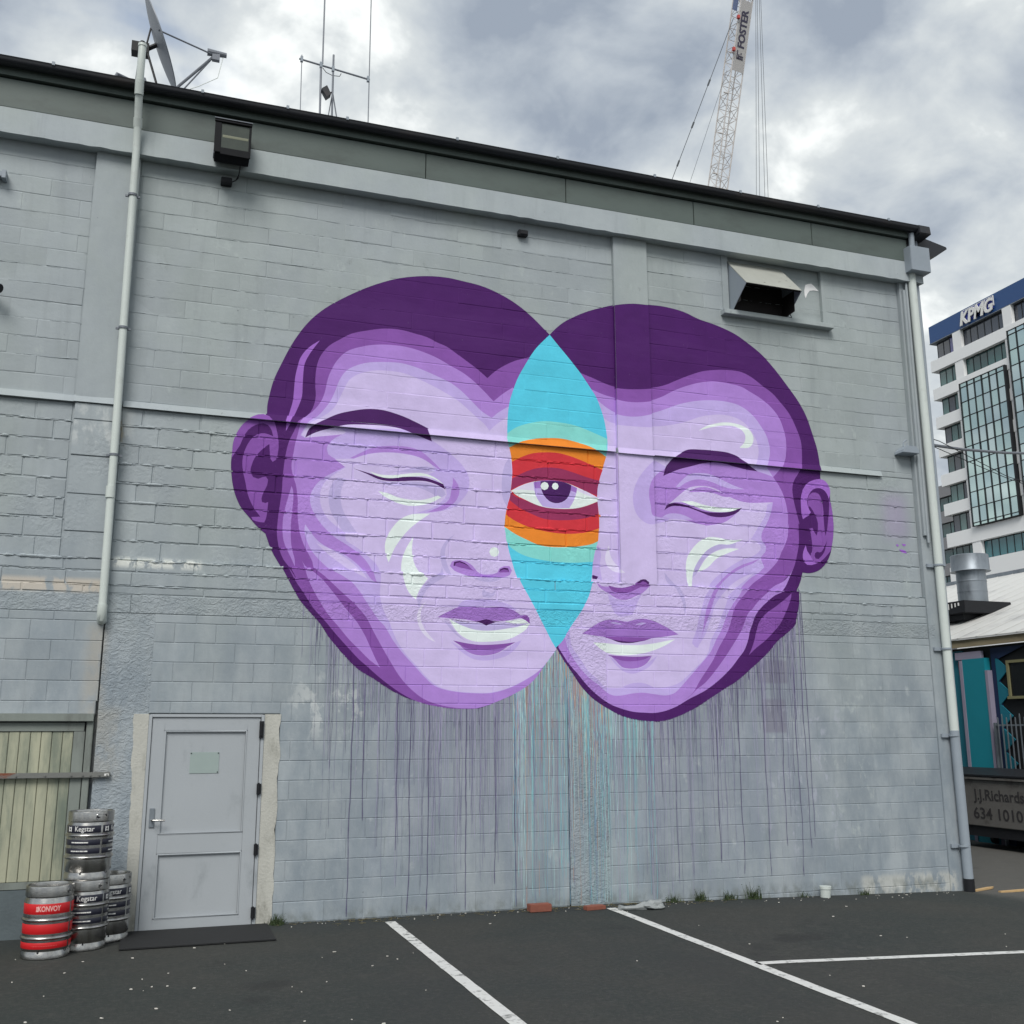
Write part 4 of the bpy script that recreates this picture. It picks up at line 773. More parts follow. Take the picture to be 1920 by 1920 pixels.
mb = MB(); plate(mb, [(HX0, .09, 7.98), (HX1, .09, 7.98), (HX1, -.37, 7.48), (HX0, -.37, 7.48)]); mb.build('hood_top', m_h, hood)
mb = MB(); plate(mb, [(HX0, .095, 7.97), (HX0, -.36, 7.475), (HX0, -.02, 7.24), (HX0, .095, 7.24)]); mb.build('hood_side', M['pvc_grey'], hood)
mb = MB(); plate(mb, [(HX1, .095, 7.97), (HX1, .095, 7.24), (HX1, -.02, 7.24), (HX1, -.36, 7.475)]); mb.build('hood_side', M['pvc_grey'], hood)
mb = MB(); plate(mb, [(HX0+.01, .085, 7.95), (HX0+.01, -.35, 7.465), (HX1-.012, -.35, 7.465), (HX1-.012, .085, 7.95)], .003); mb.box(HX0+.01, HX1-.012, .07, .088, 7.24, 7.9); mb.box(HX0+.007, HX0+.010, -.2, .07, 7.3, 7.6)
mb.box(HX1-.012, HX1-.009, -.2, .07, 7.26, 7.55); mb.build('hood_lining', m_hi, hood)
mb = MB(); mb.tube([(HX1+.03, -.03, 7.30), (HX1+.04, -.05, 7.24), (HX1-.03, -.04, 7.23)], .006, 6); mb.build('hood_catch', M['black'], hood)

# door
dr = root('dummy', '', '') if False else None
mb = MB(); mb.box(-.052, -.022, -.012, .10, -.02, 2.035); mb.box(1.036, 1.068, -.012, .10, -.02, 2.035); mb.box(-.022, 1.036, -.012, .10, 2.008, 2.035)
door = mb.build('door', M['door'], B, bevel=.003, label='light grey panelled metal door with three black hinges')
mb = MB(); mb.box(-.018, .10, .004, .05, .004, 2.004); mb.box(.905, 1.031, .004, .05, .004, 2.004); mb.box(.10, .905, .004, .05, 1.878, 2.004); mb.box(.10, .905, .004, .05, .705, .885); mb.box(.10, .905, .004, .05, .004, .107)
leaf = mb.build('door_leaf', M['door'], door, bevel=.004)
mb = MB(); mb.box(.095, .91, .022, .04, .88, 1.885); mb.build('door_panel', M['door'], door); mb = MB(); mb.box(.095, .91, .022, .04, .1, .71); mb.build('door_panel', M['door'], door)
for z0, z1, x0, x1 in ((.885, 1.878, .10, .905), (.107, .705, .10, .905)):
    mb = MB()
    for a, b, c, d in ((x0, x0+.018, z0, z1), (x1-.018, x1, z0, z1), (x0+.018, x1-.018, z0, z0+.018), (x0+.018, x1-.018, z1-.018, z1)): mb.box(a, b, -.004, .022, c, d)
    mb.build('panel_bead', M['door'], door, bevel=.007)
mb = MB(); mb.box(.36, .64, .017, .0225, 1.46, 1.665); pl = mb.build('notice_plate', M['plate'], door)
mb = MB()
for x, z in ((.37, 1.655), (.63, 1.655), (.63, 1.47)): mb.lathe([(0, 0), (.006, 0)], (x, .0, z), 8) if False else mb.box(x-.005, x+.005, .013, .018, z-.005, z+.005)
mb.build('plate_screw', M['black'], door)
mb = MB(); mb.box(.012, .060, -.010, .006, .955, 1.135); hp = mb.build('handle_plate', M['zinc'], door, bevel=.003)
mb = MB(); mb.tube([(.036, -.008, 1.025), (.036, -.055, 1.025), (.05, -.062, 1.025), (.16, -.062, 1.022)], .009, 10); mb.build('door_handle', M['steel'], door, smooth=True)
for z in (1.885, 1.30, .715, .12):
    mb = MB(); mb.box(1.020, 1.062, -.030, .006, z-.085 if z > 1.8 else z-.05, z+.085 if z > 1.8 else z+.05); mb.tube([(1.036, -.03, z-.06), (1.036, -.03, z+.06)], .011, 10); mb.build('door_hinge', M['black'], door)
mb = MB(); mb.box(-.022, 1.036, .05, .09, -.02, 2.01); mb.build('door_backing', M['black'], door)
# bare render strips beside the door
for nm, x0, x1, sx in (('render_strip', -.165, -.054, 0), ('render_strip', 1.070, 1.228, 1)):
    mb = MB(); n = 30; vs = []
    for j in range(n+1):
        z = -.1+2.14*j/n; w = .016*noise.noise((z*4, x0, 2))+.01*noise.noise((z*14, x0, 3))
        a, b = (x0+w, x1) if sx == 0 else (x0, x1+w)
        if sx == 0: a -= .03*(z-1)
        vs += [(a, -.004, z), (b, -.006, z), (a, .05, z), (b, .05, z)]
    mb.add(vs, [q for j in range(n) for q in ((j*4, j*4+1, j*4+5, j*4+4), (j*4, j*4+4, j*4+6, j*4+2), (j*4+1, j*4+3, j*4+7, j*4+5))]+[(n*4, n*4+1, n*4+3, n*4+2)])
    mb.build(nm, M['old_conc'], B)
mb = MB(); mb.box(-.2, 1.3, .045, .4, -.1, 2.1); mb.build('door_reveal', M['dark_conc'], B)
# timber hatch
mb = MB(); mb.box(XL, -.56, -.05, .06, 1.965, 2.04); mb.box(-.622, -.56, -.012, .06, .43, 1.965); hatch = mb.build('timber_hatch', M['timber_frame'], B, bevel=.005, label='boarded pale green timber hatch with a rusty steel bar across it')
x = -.735; k = 0
while x > XL:
    mb = MB(); mb.box(x-.092, x-.002, .012+.004*rnd.random(), .035, .50, 1.87); mb.build('board', M['timber'], hatch, bevel=.004); x -= .0945
mb = MB(); mb.box(XL, -.64, .002, .03, 1.872, 1.955); mb.box(-.732, -.63, .002, .03, .44, 1.87); mb.box(XL, -.735, .0, .03, .435, .498); mb.build('hatch_rail', M['timber_frame'], hatch, bevel=.003)
mb = MB(); mb.box(XL, -.375, -.045, -.012, 1.437, 1.487); bar = mb.build('steel_bar', M['rust'], hatch, bevel=.003)
mb = MB()
for xx in (-.40, -.47, -.55, -.62, -.72, -.95, -1.2): mb.tube([(xx, -.044, 1.46), (xx, -.056, 1.46)], .008, 8)
mb.build('bolt', M['rust'], bar)
mb = MB(); mb.box(-.425, -.385, -.0465, -.045, 1.452, 1.472); mb.build('bar_tag', M['print'], bar)
mb = MB(); mb.box(XL, -.56, -.006, .06, -.3, .43); mb.build('hatch_footing', M['dark_conc'], B, bevel=.004)
mb = MB(); mb.box(XL, -.6, .036, .4, .43, 2.0); mb.build('hatch_backing', M['black'], B)

# paint runs below the faces
def low_edge(x):
    zs_ = []
    for nm, _, P in POLY:
        if nm not in ('left_head', 'right_head', 'centre_eye'): continue
        a = P; b = np.roll(P, -1, 0); c = (a[:, 0] > x) != (b[:, 0] > x)
        if c.any(): t = (x-a[c, 0])/(b[c, 0]-a[c, 0]); zs_ += list(a[c, 1]+t*(b[c, 1]-a[c, 1]))
    return min(zs_) if zs_ else None
DC = dict(dark=mat('run_dark_purple', (.095, .085, .17), .5), grey=mat('run_grey_purple', (.20, .195, .31), .5), lav=mat('run_lavender', (.37, .36, .50), .5), aqua=mat('run_aqua', (.22, .52, .56), .5), pale=mat('run_pale_aqua', (.43, .63, .64), .5), org=mat('run_orange', (.46, .27, .20), .5), mau=mat('run_mauve', (.29, .25, .33), .5), blue=mat('run_blue', (.20, .36, .50), .5))
DK = list(DC); dm = MB(); dr_ = random.Random(21)
def drip(x, z1, z0, w, ci):
    n = max(3, int((z1-z0)/.07)); vs = []; ph = dr_.random()*90; yo = .002*dr_.random()
    for i in range(n+1):
        z = z1+(z0-z1)*i/n; dxx = .020*noise.noise((ph, z*1.7, 0))*min(1, i/4)+.006*noise.noise((ph, z*8, 4)); ww = w*(1-.45*i/n)*(1+.5*noise.noise((ph, z*13, 8)))*(1 if i < n-1 else (1.5 if i < n else .7))
        yy = (-.0045 if z < 3.57 else UP-.006)-yo
        vs += [(x+dxx-ww/2, yy, z), (x+dxx+ww/2, yy, z)]
    dm.add(vs, [(2*i, 2*i+1, 2*i+3, 2*i+2) for i in range(n)], DK.index(ci))
def spray(x0, x1, n, lmin, lmax, cols, w0, w1, up_=.004, zmax=3.5):
    for _ in range(n):
        x = dr_.uniform(x0, x1); z = low_edge(x)
        if z is None or z > zmax: continue
        L = lmin+(lmax-lmin)*dr_.random()**2.6; drip(x, z+up_, max(.02, z-L), dr_.uniform(w0, w1), dr_.choice(cols))
spray(1.55, 3.6, 150, .15, 2.0, ['grey', 'grey', 'dark', 'lav'], .002, .005)
spray(1.4, 2.2, 60, .1, .7, ['grey', 'lav'], .002, .004)
spray(2.6, 4.0, 130, .15, 1.9, ['lav', 'lav', 'grey'], .002, .006)
spray(3.75, 4.42, 210, .3, 2.9, ['aqua', 'pale', 'aqua', 'pale', 'lav', 'org', 'mau', 'blue', 'grey'], .0025, .006)
spray(4.42, 4.92, 200, .3, 2.9, ['aqua', 'pale', 'aqua', 'pale', 'blue', 'org', 'mau', 'grey'], .0025, .006)
spray(4.92, 5.5, 80, .3, 2.4, ['aqua', 'pale', 'lav', 'grey'], .003, .007)
spray(4.2, 4.85, 70, .1, .7, ['org', 'mau', 'org'], .004, .010)
spray(5.4, 7.75, 200, .2, 2.2, ['grey', 'grey', 'lav', 'grey', 'dark'], .002, .006)
spray(6.2, 7.8, 150, .1, 1.1, ['grey', 'dark', 'lav'], .003, .006)
for x, L in ((1.97, 3), (2.10, 1.5), (2.46, 1.6), (2.60, 2.2), (2.80, 3), (3.22, 3), (3.55, 1.9), (3.78, 2.6), (3.82, 1.3), (6.3, 1.9), (6.6, 2.2), (6.95, 2.5), (7.2, 2.4), (7.4, 2.9), (7.52, 2.8), (7.58, 3)):
    z = low_edge(x); drip(x, z+.004, max(.03, z-L), .010, 'dark')
dm.build('paint_drips', [DC[k] for k in DK], mural, kind='stuff', fix=False)
LAB = dict(left_head='purple face on the left with closed eyes', right_head='purple face on the right with closed eyes', centre_eye='rainbow lens with one open eye between the faces', signature='small purple painted scribble beside the right ear')
NAME = dict(head='painted_face', ear='painted_ear', eyebrow='painted_eyebrow', eye='painted_eye', nose='painted_nose', mouth='painted_mouth')
for part in list(FILM):
    if part == 'mortar_drip': FILM[part].build('painted_mortar_drip', PMATS, mural, kind='stuff', fix=False); continue
    nm = {'centre_eye': 'painted_lens', 'signature': 'painted_scribble'}.get(part) or NAME[part.split('_')[1]]
    o = FILM[part].build(nm, PMATS, mural, fix=False)
    if part in LAB: o['label'] = LAB[part]
M['soot'] = varied('black_housing', (.006, .007, .009), .6, 0, .3, 20, spec=.15)
# ------------------------------------------------------------------ things fixed to the wall and roof
t = root('floodlight', 'black square floodlight under the eaves beside the cream downpipe', 'floodlight', (.40, -.1, 8.2))
mb = MB(); mb.prism([(-.30, 8.46), (-.30, 8.08), (-.20, 8.02), (-.12, 8.09), (-.14, 8.44)], 'x', .215, .585); mb.build('lamp_body', M['soot'], t, bevel=.006)
mb = MB(); mb.box(.20, .60, -.335, -.302, 8.445, 8.478); mb.box(.205, .275, -.322, -.302, 8.08, 8.445); mb.box(.575, .597, -.322, -.302, 8.06, 8.445); mb.box(.275, .575, -.322, -.302, 8.06, 8.14); mb.build('lamp_bezel', M['soot'], t, bevel=.003)
mb = MB(); mb.box(.195, .605, -.345, -.336, 8.474, 8.482); mb.build('lamp_trim', M['alu'], t)
mb = MB(); mb.box(.277, .573, -.310, -.303, 8.142, 8.443); mb.build('lamp_glass', M['glass'], t)
mb = MB(); mb.prism([(-.3105, 8.27), (-.3112, 8.285), (-.3105, 8.30)], 'x', .29, .565); mb.build('lamp_tube', varied('dusty_reflector', (.17, .18, .12), .4), t)
mb = MB(); mb.box(.205, .225, -.22, -.09, 8.12, 8.17); mb.box(.575, .595, -.22, -.09, 8.12, 8.17); mb.box(.2, .6, -.10, -.088, 8.10, 8.2); mb.build('lamp_bracket', M['alu'], t)
mb = MB(); mb.tube([(.50, -.2, 8.05), (.50, -.12, 7.99), (.49, -.02, 7.96), (.45, .0, 7.93)], .006, 6); mb.tube([(.21, -.09, 8.3), (.205, -.09, 8.1), (.23, -.09, 8.03)], .005, 6); mb.build('cable', M['black'], t)
t = root('junction_box', 'small black box with a cable under the floodlight', 'box', (.38, 0, 7.9))
mb = MB(); mb.box(.31, .43, -.05, UP, 7.875, 7.945); mb.build('box_case', M['black'], t, bevel=.006); mb = MB(); mb.tube([(.43, -.02, 7.91), (.47, -.03, 7.93), (.50, -.04, 8.0)], .007, 6); mb.build('cable', M['black'], t)
mb = MB(); mb.box(3.845, 3.965, -.02, UP, 7.83, 7.90); mb.box(3.86, 3.955, -.03, -.02, 7.84, 7.895); tag(mb.build('wall_block', M['black'], bevel=.004), 'small black block high on the wall under the head beam, right of centre', 'block')
t = root('sensor_box', 'grey painted sensor with a wedge shaped base on the wall beside the corner downpipe', 'sensor', (9.36, 0, 5.5))
mb = MB(); mb.prism([(9.23, 5.50), (9.50, 5.50), (9.50, 5.55), (9.46, 5.60), (9.30, 5.60), (9.24, 5.54)], 'y', -.13, UP); mb.build('sensor_base', M['pvc_grey'], t, bevel=.006)
mb = MB(); mb.tube([(9.30, -.06, 5.6), (9.31, -.06, 5.66), (9.36, -.06, 5.70)], .010, 6); mb.tube([(9.34, -.08, 5.6), (9.35, -.08, 5.65)], .008, 6); mb.build('sensor_stub', M['pvc_grey'], t)
mb = MB(); mb.box(-2.6, -1.86, -.05, UP, 7.54, 7.60); mb.box(-1.88, -1.84, -.06, UP, 7.52, 7.615); tag(mb.build('wall_bracket', M['pvc_grey'], bevel=.004), 'short metal bar ending on the wall at the far left, high up', 'bracket')
t = root('spotlight', 'small round spotlight at the left edge of the wall', 'spotlight', (-1.9, 0, 6.28))
mb = MB(); mb.tube([(-1.95, .02, 6.33), (-1.93, -.06, 6.33)], .05, 14); mb.build('spot_base', M['alu'], t, smooth=True); mb = MB(); mb.tube([(-1.93, -.06, 6.33), (-1.80, -.13, 6.27), (-1.77, -.15, 6.255)], .05, 16, radii=[.035, .052, .05]); mb.build('spot_head', M['alu'], t, smooth=True)
mb = MB(); mb.tube([(-1.768, -.151, 6.254), (-1.764, -.153, 6.252)], .044, 16); mb.build('spot_lens', M['black'], t)

t = root('satellite_dish', 'grey satellite dish seen edge on above the gutter', 'satellite dish', (-.47, 1.0, 9.0))
ax = Vector((1.01, -.10, .41)).normalized(); c = Vector((-.466, 1.0, 10.17)); e1 = ax.cross(Vector((0, 1, 0))).normalized(); e2 = ax.cross(e1)
mb = MB(); vs = []; fs = []
for side in (0, 1):
    for j in range(9):
        r = .545*j/8
        for k in range(36):
            a = 2*math.pi*k/36; vs.append(tuple(c+e1*r*math.cos(a)+e2*r*.95*math.sin(a)+ax*(.16*(r*r-.297) - side*.012)))
o_ = 9*36
for side in (0, 1):
    for j in range(8):
        for k in range(36): q = [side*o_+j*36+k, side*o_+j*36+(k+1) % 36, side*o_+(j+1)*36+(k+1) % 36, side*o_+(j+1)*36+k]; fs.append(tuple(q if side == 0 else q[::-1]))
for k in range(36): fs.append((8*36+k, 8*36+(k+1) % 36, o_+8*36+(k+1) % 36, o_+8*36+k))
mb.add(vs, fs); mb.build('dish', varied('dish_grey', (.20, .22, .25), .5, .1), t, smooth=True)
lnb = Vector((.17, .86, 10.06)); low_ = c-e1*(.5 if e1.z > 0 else -.5); hi_ = c
mb = MB(); mb.tube([tuple(c+ax*-.03+Vector((0, -.45, -.12))), tuple(lnb)], .010, 8); mb.tube([(-.30, .93, 9.50), tuple(lnb)], .018, 8); mb.tube([(-.22, .93, 9.48), tuple(lnb)], .010, 8); mb.build('feed_arm', M['alu'], t)
mb = MB(); mb.tube([tuple(lnb+Vector((-.09, 0, .03))), tuple(lnb+Vector((.14, 0, .03)))], .038, 12, radii=[.045, .03]); mb.box(lnb.x-.03, lnb.x+.06, lnb.y-.03, lnb.y+.03, lnb.z-.07, lnb.z+.02); mb.build('feed_head', M['alu'], t)
mb = MB(); mb.tube([tuple(lnb+Vector((.1, 0, 0))), tuple(lnb+Vector((.05, 0, -.3))), (-.05+.05, .9, 9.62), (-.15, .9, 9.53), (-.3, 1, 9.45)], .005, 6); mb.build('cable', M['pvc'], t)
mb = MB(); mb.box(-.80, -.60, .93, 1.07, 9.97, 10.10); mb.tube([(-.64, 1, 10.05), tuple(c-ax*.05)], .03, 8); mb.tube([(-.60, 1, 10.36), (-.63, 1, 10.15)], .012, 6); mb.tube([(-.62, .95, 10.0), (-.40, .9, 9.3)], .014, 6); mb.tube([(-.68, 1, 10.15), (-.72, 1, 9.15)], .03, 10); mb.build('dish_mount', M['black'], t)
mb = MB(); mb.tube([(-1.02, .8, 9.28), (-.92, .8, 9.52), (-.75, .9, 9.52)], .022, 8); mb.tube([(-.75, .9, 9.52), (-.62, .8, 9.52), (-.50, .8, 9.2)], .022, 8); mb.tube([(-.72, 1.4, 9.1), (-.72, 1, 9.6)], .02, 8); mb.build('dish_stand', M['alu'], t)

t = root('roof_aerial', 'thin roof aerial with tall vertical rods on a crossbar', 'antenna', (1.785, 2.0, 9.0))
mb = MB(); mb.tube([(1.80, 2, 9.2), (1.785, 2, 11.23)], .014, 8); mb.build('mast', M['alu'], t, smooth=True)
mb = MB(); mb.tube([(1.31, 2, 11.06), (2.31, 2, 10.95)], .013, 8); mb.build('crossbar', M['alu'], t)
for x, z0, z1, r in ((1.345, 9.6, 11.13, .006), (1.615, 9.5, 11.05, .015), (1.615, 11.05, 14.6, .011), (2.285, 9.6, 14.6, .0075)):
    mb = MB(); mb.tube([(x+.02, 2, z0), (x, 2, z1)], r, 6); mb.build('rod', M['alu'], t)
mb = MB()
for x, z in ((1.345, 11.06), (1.615, 11.03), (2.285, 10.955), (1.785, 11.005)): mb.box(x-.018, x+.018, 1.98, 2.02, z-.04, z+.04)
mb.build('clamp', M['pvc_grey'], t, kind='stuff')
mb = MB(); mb.prism([(1.63, 10.62), (1.70, 10.68), (1.76, 10.56), (1.70, 10.50)], 'y', 1.92, 2.02); mb.tube([(1.72, 2, 10.6), (1.79, 2, 10.64)], .012, 6); mb.build('aerial_box', M['gutter'], t)
mb = MB(); mb.tube([(1.79, 2, 10.64), (2.06, 2.1, 9.3)], .009, 6); mb.tube([(1.79, 2, 10.64), (1.64, 2.3, 9.3)], .007, 6); mb.build('stay', M['alu'], t)
mb = MB(); mb.tube([(1.64, 2, 10.99), (1.69, 2, 10.93), (1.78, 2, 10.9), (1.88, 2, 10.91), (1.9, 2, 10.96)], .005, 6); mb.build('cable', M['black'], t)

# ------------------------------------------------------------------ kegs
def wrap(mb, vs, fs, R0, a0, z0, rot, mi):
    out_ = []
    for x, y, z in vs:
        a = a0+x/R0; out_.append((((R0+.0012)+z)*math.cos(a), ((R0+.0012)+z)*math.sin(a), z0+y))
    mb.add(out_, fs, mi)
def keg(name, label, kind, loc, rot):
    t = root(name, label, 'beer keg', loc, 'beer kegs by the timber hatch'); L0 = dict(ORG); ORG[t.name] = (0, 0, 0)
    Rb = .196; H = .585
    ribs = (.17, .315) if kind == 'red' else (.193, .380)
    prof = [(.0, .018), (.165, .018), (.170, .004), (.176, .0), (.188, .0), (.1935, .006), (.194, .05), (.186, .062), (.186, .070), (.1965, .085)]
    def arc(zc, h, dr): return [(Rb+dr*math.sin(math.pi*k/8), zc-h+2*h*k/8) for k in range(9)]
    for zc in ribs: prof += arc(zc, .016, .013)
    prof += [(Rb, .468), (.186, .486), (.186, .492), (.194, .500), (.1945, .572), (.192, .582), (.185, .585), (.178, .582), (.176, .575), (.176, .525), (.150, .520), (.06, .530), (.0, .531)]
    mb = MB(); mb.lathe(prof, n=56); body = mb.build('keg_body', M['steel'], t, smooth=True)
    mb = MB(); mb.lathe([(.05, .528), (.05, .548), (.045, .552), (.03, .552), (.03, .540), (0, .540)], n=24); mb.build('keg_valve', M['steel'], t, smooth=True)
    for a in (rot+(.42 if kind != 'red' else 1.0), rot+math.pi+.5):          # hand holes in the top rim
        mb = MB(); hw = .25; fs_ = []; n = 12
        def capsule(sx, sy, rr): return [(rr*math.cos(a+px), rr*math.sin(a+px), .540+pz) for px, pz in [((hw*sx-.07)*(1 if abs(th) < math.pi/2 else -1)+.07*math.cos(th), .020*sy*math.sin(th)) for th in [2*math.pi*k/16 for k in range(16)]]]
        mb.add(capsule(1, 1, .1957), [tuple(range(16))]); mb.build('hand_hole', M['black'], t)
        mb = MB(); A_ = capsule(1.06, 1.25, .1952); C_ = capsule(1.0, 1.0, .1985); D_ = capsule(.94, .8, .1955)
        mb.add(A_+C_+D_, [(i, (i+1) % 16, 16+(i+1) % 16, 16+i) for i in range(16)]+[(16+i, 16+(i+1) % 16, 32+(i+1) % 16, 32+i) for i in range(16)]); mb.build('hole_lip', M['steel'], t, smooth=True)
    mb = MB()
    for a in (rot-.35, rot+.9, rot-1.6): mb.add([((.1955)*math.cos(a+u), .1955*math.sin(a+u), .062+w) for u, w in ((-.03, -.009), (.03, -.009), (.035, .0), (.02, .008), (-.02, .008), (-.035, 0))], [tuple(range(6))])
    mb.build('drain_hole', M['black'], t)
    if kind == 'red': bands = [(.362, .446, 'r'), (.205, .283, 'r'), (.088, .138, 'r')]; bm_ = M['red']
    else: bands = [(.402, .466, 'k'), (.298, .346, 'k'), (.226, .272, 'k')]; bm_ = M['navy']
    spans = [(rot-1.9, rot+.95), (rot+1.05, rot+1.05+3.2)] if kind == 'red' else [(rot-1.35, rot+.42), (rot+.52, rot+2.3), (rot+2.4, rot+4.8)]
    for z0, z1, _ in bands:
        mb = MB()
        for a0, a1 in spans: mb.lathe([(Rb+.0004, z0), (Rb+.0011, z0+.001), (Rb+.0011, z1-.001), (Rb+.0004, z1)], n=30, a0=a0, a1=a1)
        mb.build('label_band', bm_, t, smooth=True)
    mb = MB()
    if kind == 'red':
        v, f = text_mesh('KONVOY', .060, .0003, xscale=.70, bold=.02); wrap(mb, v, f, Rb, rot-.02, .405, 0, 0)
        for i in range(4): mb.add([((Rb+.0016)*math.cos(rot-.50+u), (Rb+.0016)*math.sin(rot-.50+u), .405+w) for u, w in ((-.06, -.020+.011*i), (.06, -.020+.011*i), (.06, -.013+.011*i), (-.06, -.013+.011*i))], [(0, 1, 2, 3)])
        v, f = text_mesh('· · · · · · · · · · · · · · · ·', .03, .0002, xscale=.8); wrap(mb, v, f, Rb, rot-.1, .11, 0, 0)
        mb.build('band_print', M['pink_print'], t)
    else:
        for da in (0, 1.78):
            v, f = text_mesh('Kegstar', .062, .0003, xscale=.90, bold=.004); wrap(mb, v, f, Rb, rot-.32+da, .436, 0, 0)
            a = rot-1.05+da; q = lambda u, w: ((Rb+.0016)*math.cos(a+u), (Rb+.0016)*math.sin(a+u), .434+w)
            mb.add([q(*p) for p in ((-.10, -.021), (.10, -.021), (.10, .021), (-.10, .021), (-.045, -.009), (.045, -.009), (.045, .009), (-.045, .009))], [(0, 1, 5, 4), (1, 2, 6, 5), (2, 3, 7, 6), (3, 0, 4, 7)])
            for zz in (.322, .249):
                for k in range(22):
                    u = -.55+.045*k; w_ = .012+.014*rnd.random(); a2 = rot-.45+da+u*.8
                    mb.add([((Rb+.0015)*math.cos(a2+uu), (Rb+.0015)*math.sin(a2+uu), zz+ww) for uu, ww in ((0, -.005), (w_*1.6, -.005), (w_*1.6, .005), (0, .005))], [(0, 1, 2, 3)])
        mb.build('band_print', M['print'], t)
    return t
F_ = -math.pi/2
k1 = keg('beer_keg', 'shorter looking steel keg with three red bands in front of the stack', 'red', (-.755, -.86, 0), F_+.12)
k2 = keg('beer_keg', 'bottom keg of the stack of two, with dark bands', 'dark', (-.478, -.60, 0), F_+.42)
k3 = copy_tree(k2, (-.478-.005, -.60, .586)); k3['label'] = 'upper keg standing on another keg, dark bands'; k3.rotation_euler.z = -.33
k4 = copy_tree(k2, (-.300, -.27, 0)); k4['label'] = 'keg mostly hidden behind the stack, next to the rough column'; k4.rotation_euler.z = .1

# ------------------------------------------------------------------ small things on the ground
mb = MB(); mb.box(-.165, 1.18, -.87, -.03, .004, .018); tag(mb.build('door_mat', M['mat'], bevel=.004), 'long black rubber mat in front of the grey door', 'door mat')
mb = MB(); mb.box(3.86, 4.10, -.26, -.14, .002, .078); tag(mb.build('red_brick', M['terracotta'], bevel=.006), 'whole red brick lying against the wall left of the rough column', 'brick')
mb = MB(); mb.prism([(4.47, -.34), (4.70, -.31), (4.69, -.22), (4.58, -.20), (4.46, -.25)], 'z', .0, .04); tag(mb.build('red_brick', M['terracotta'], bevel=.004), 'broken red brick piece at the foot of the rough column', 'brick')
mb = MB(); mb.tube([(7.60, -.10, gz(7.6)-.02), (7.60, -.11, gz(7.6)+.05), (7.60, -.112, gz(7.6)+.095)], .075, 20, radii=[.058, .060, .062]); mb.tube([(7.60, -.112, gz(7.6)+.095), (7.60, -.112, gz(7.6)+.125)], .068, 20); tag(mb.build('pipe_cap', M['pvc'], smooth=True), 'white capped pipe stub standing at the foot of the wall at right', 'pipe stub')
bm = bmesh.new(); bmesh.ops.create_icosphere(bm, subdivisions=3, radius=.12)
for v in bm.verts:
    n_ = noise.noise(v.co*14); v.co = Vector((v.co.x*1.25, v.co.y*.7, max(-.01, v.co.z*.55)))*(1+.35*n_)
me = bpy.data.meshes.new('plastic_bag'); bm.to_mesh(me); bm.free(); me.materials.append(M['bag']); bag = root('plastic_bag', 'crumpled clear plastic bag on the asphalt beside the white line', 'plastic bag', (5.15, -.42, 0))
o = bpy.data.objects.new('bag_body', me); COL.objects.link(o); o.parent = bag; o.location = (.05, 0, .02)
mb = MB(); mb.tube([(5.10, -.43, .03), (4.98, -.44, .022), (4.86, -.42, .02), (4.80, -.43, .03)], .02, 8, radii=[.05, .022, .02, .03]); mb.build('bag_neck', M['bag'], bag)
for (x, y, ln, an, lb) in ((9.98, -.02, .55, .35, 'pale orange timber offcut behind the corner downpipe'), (10.35, -.22, .62, .05, 'thin pale orange timber sliver lying right of the corner downpipe')):
    mb = MB(); ca, sa = math.cos(an), math.sin(an); mb.add([(x+ca*u-sa*w, y+sa*u+ca*w, gz(x)+h) for h in (.003, .022) for u, w in ((-ln/2, -.02), (ln*.3, -.035), (ln/2, 0), (ln*.3, .03), (-ln/2, .025))], [(4, 3, 2, 1, 0), (5, 6, 7, 8, 9)]+[(i, (i+1) % 5, (i+1) % 5+5, i+5) for i in range(5)]); tag(mb.build('wood_offcut', M['wood_new']), lb, 'wood offcut')
mb = MB(); mb.add([(4.98, -.335, .012), (5.04, -.345, .012), (5.06, -.30, .022), (5.0, -.29, .03), (4.98, -.335, .004), (5.04, -.345, .004)], [(0, 1, 2, 3), (0, 1, 5, 4)]) if False else None
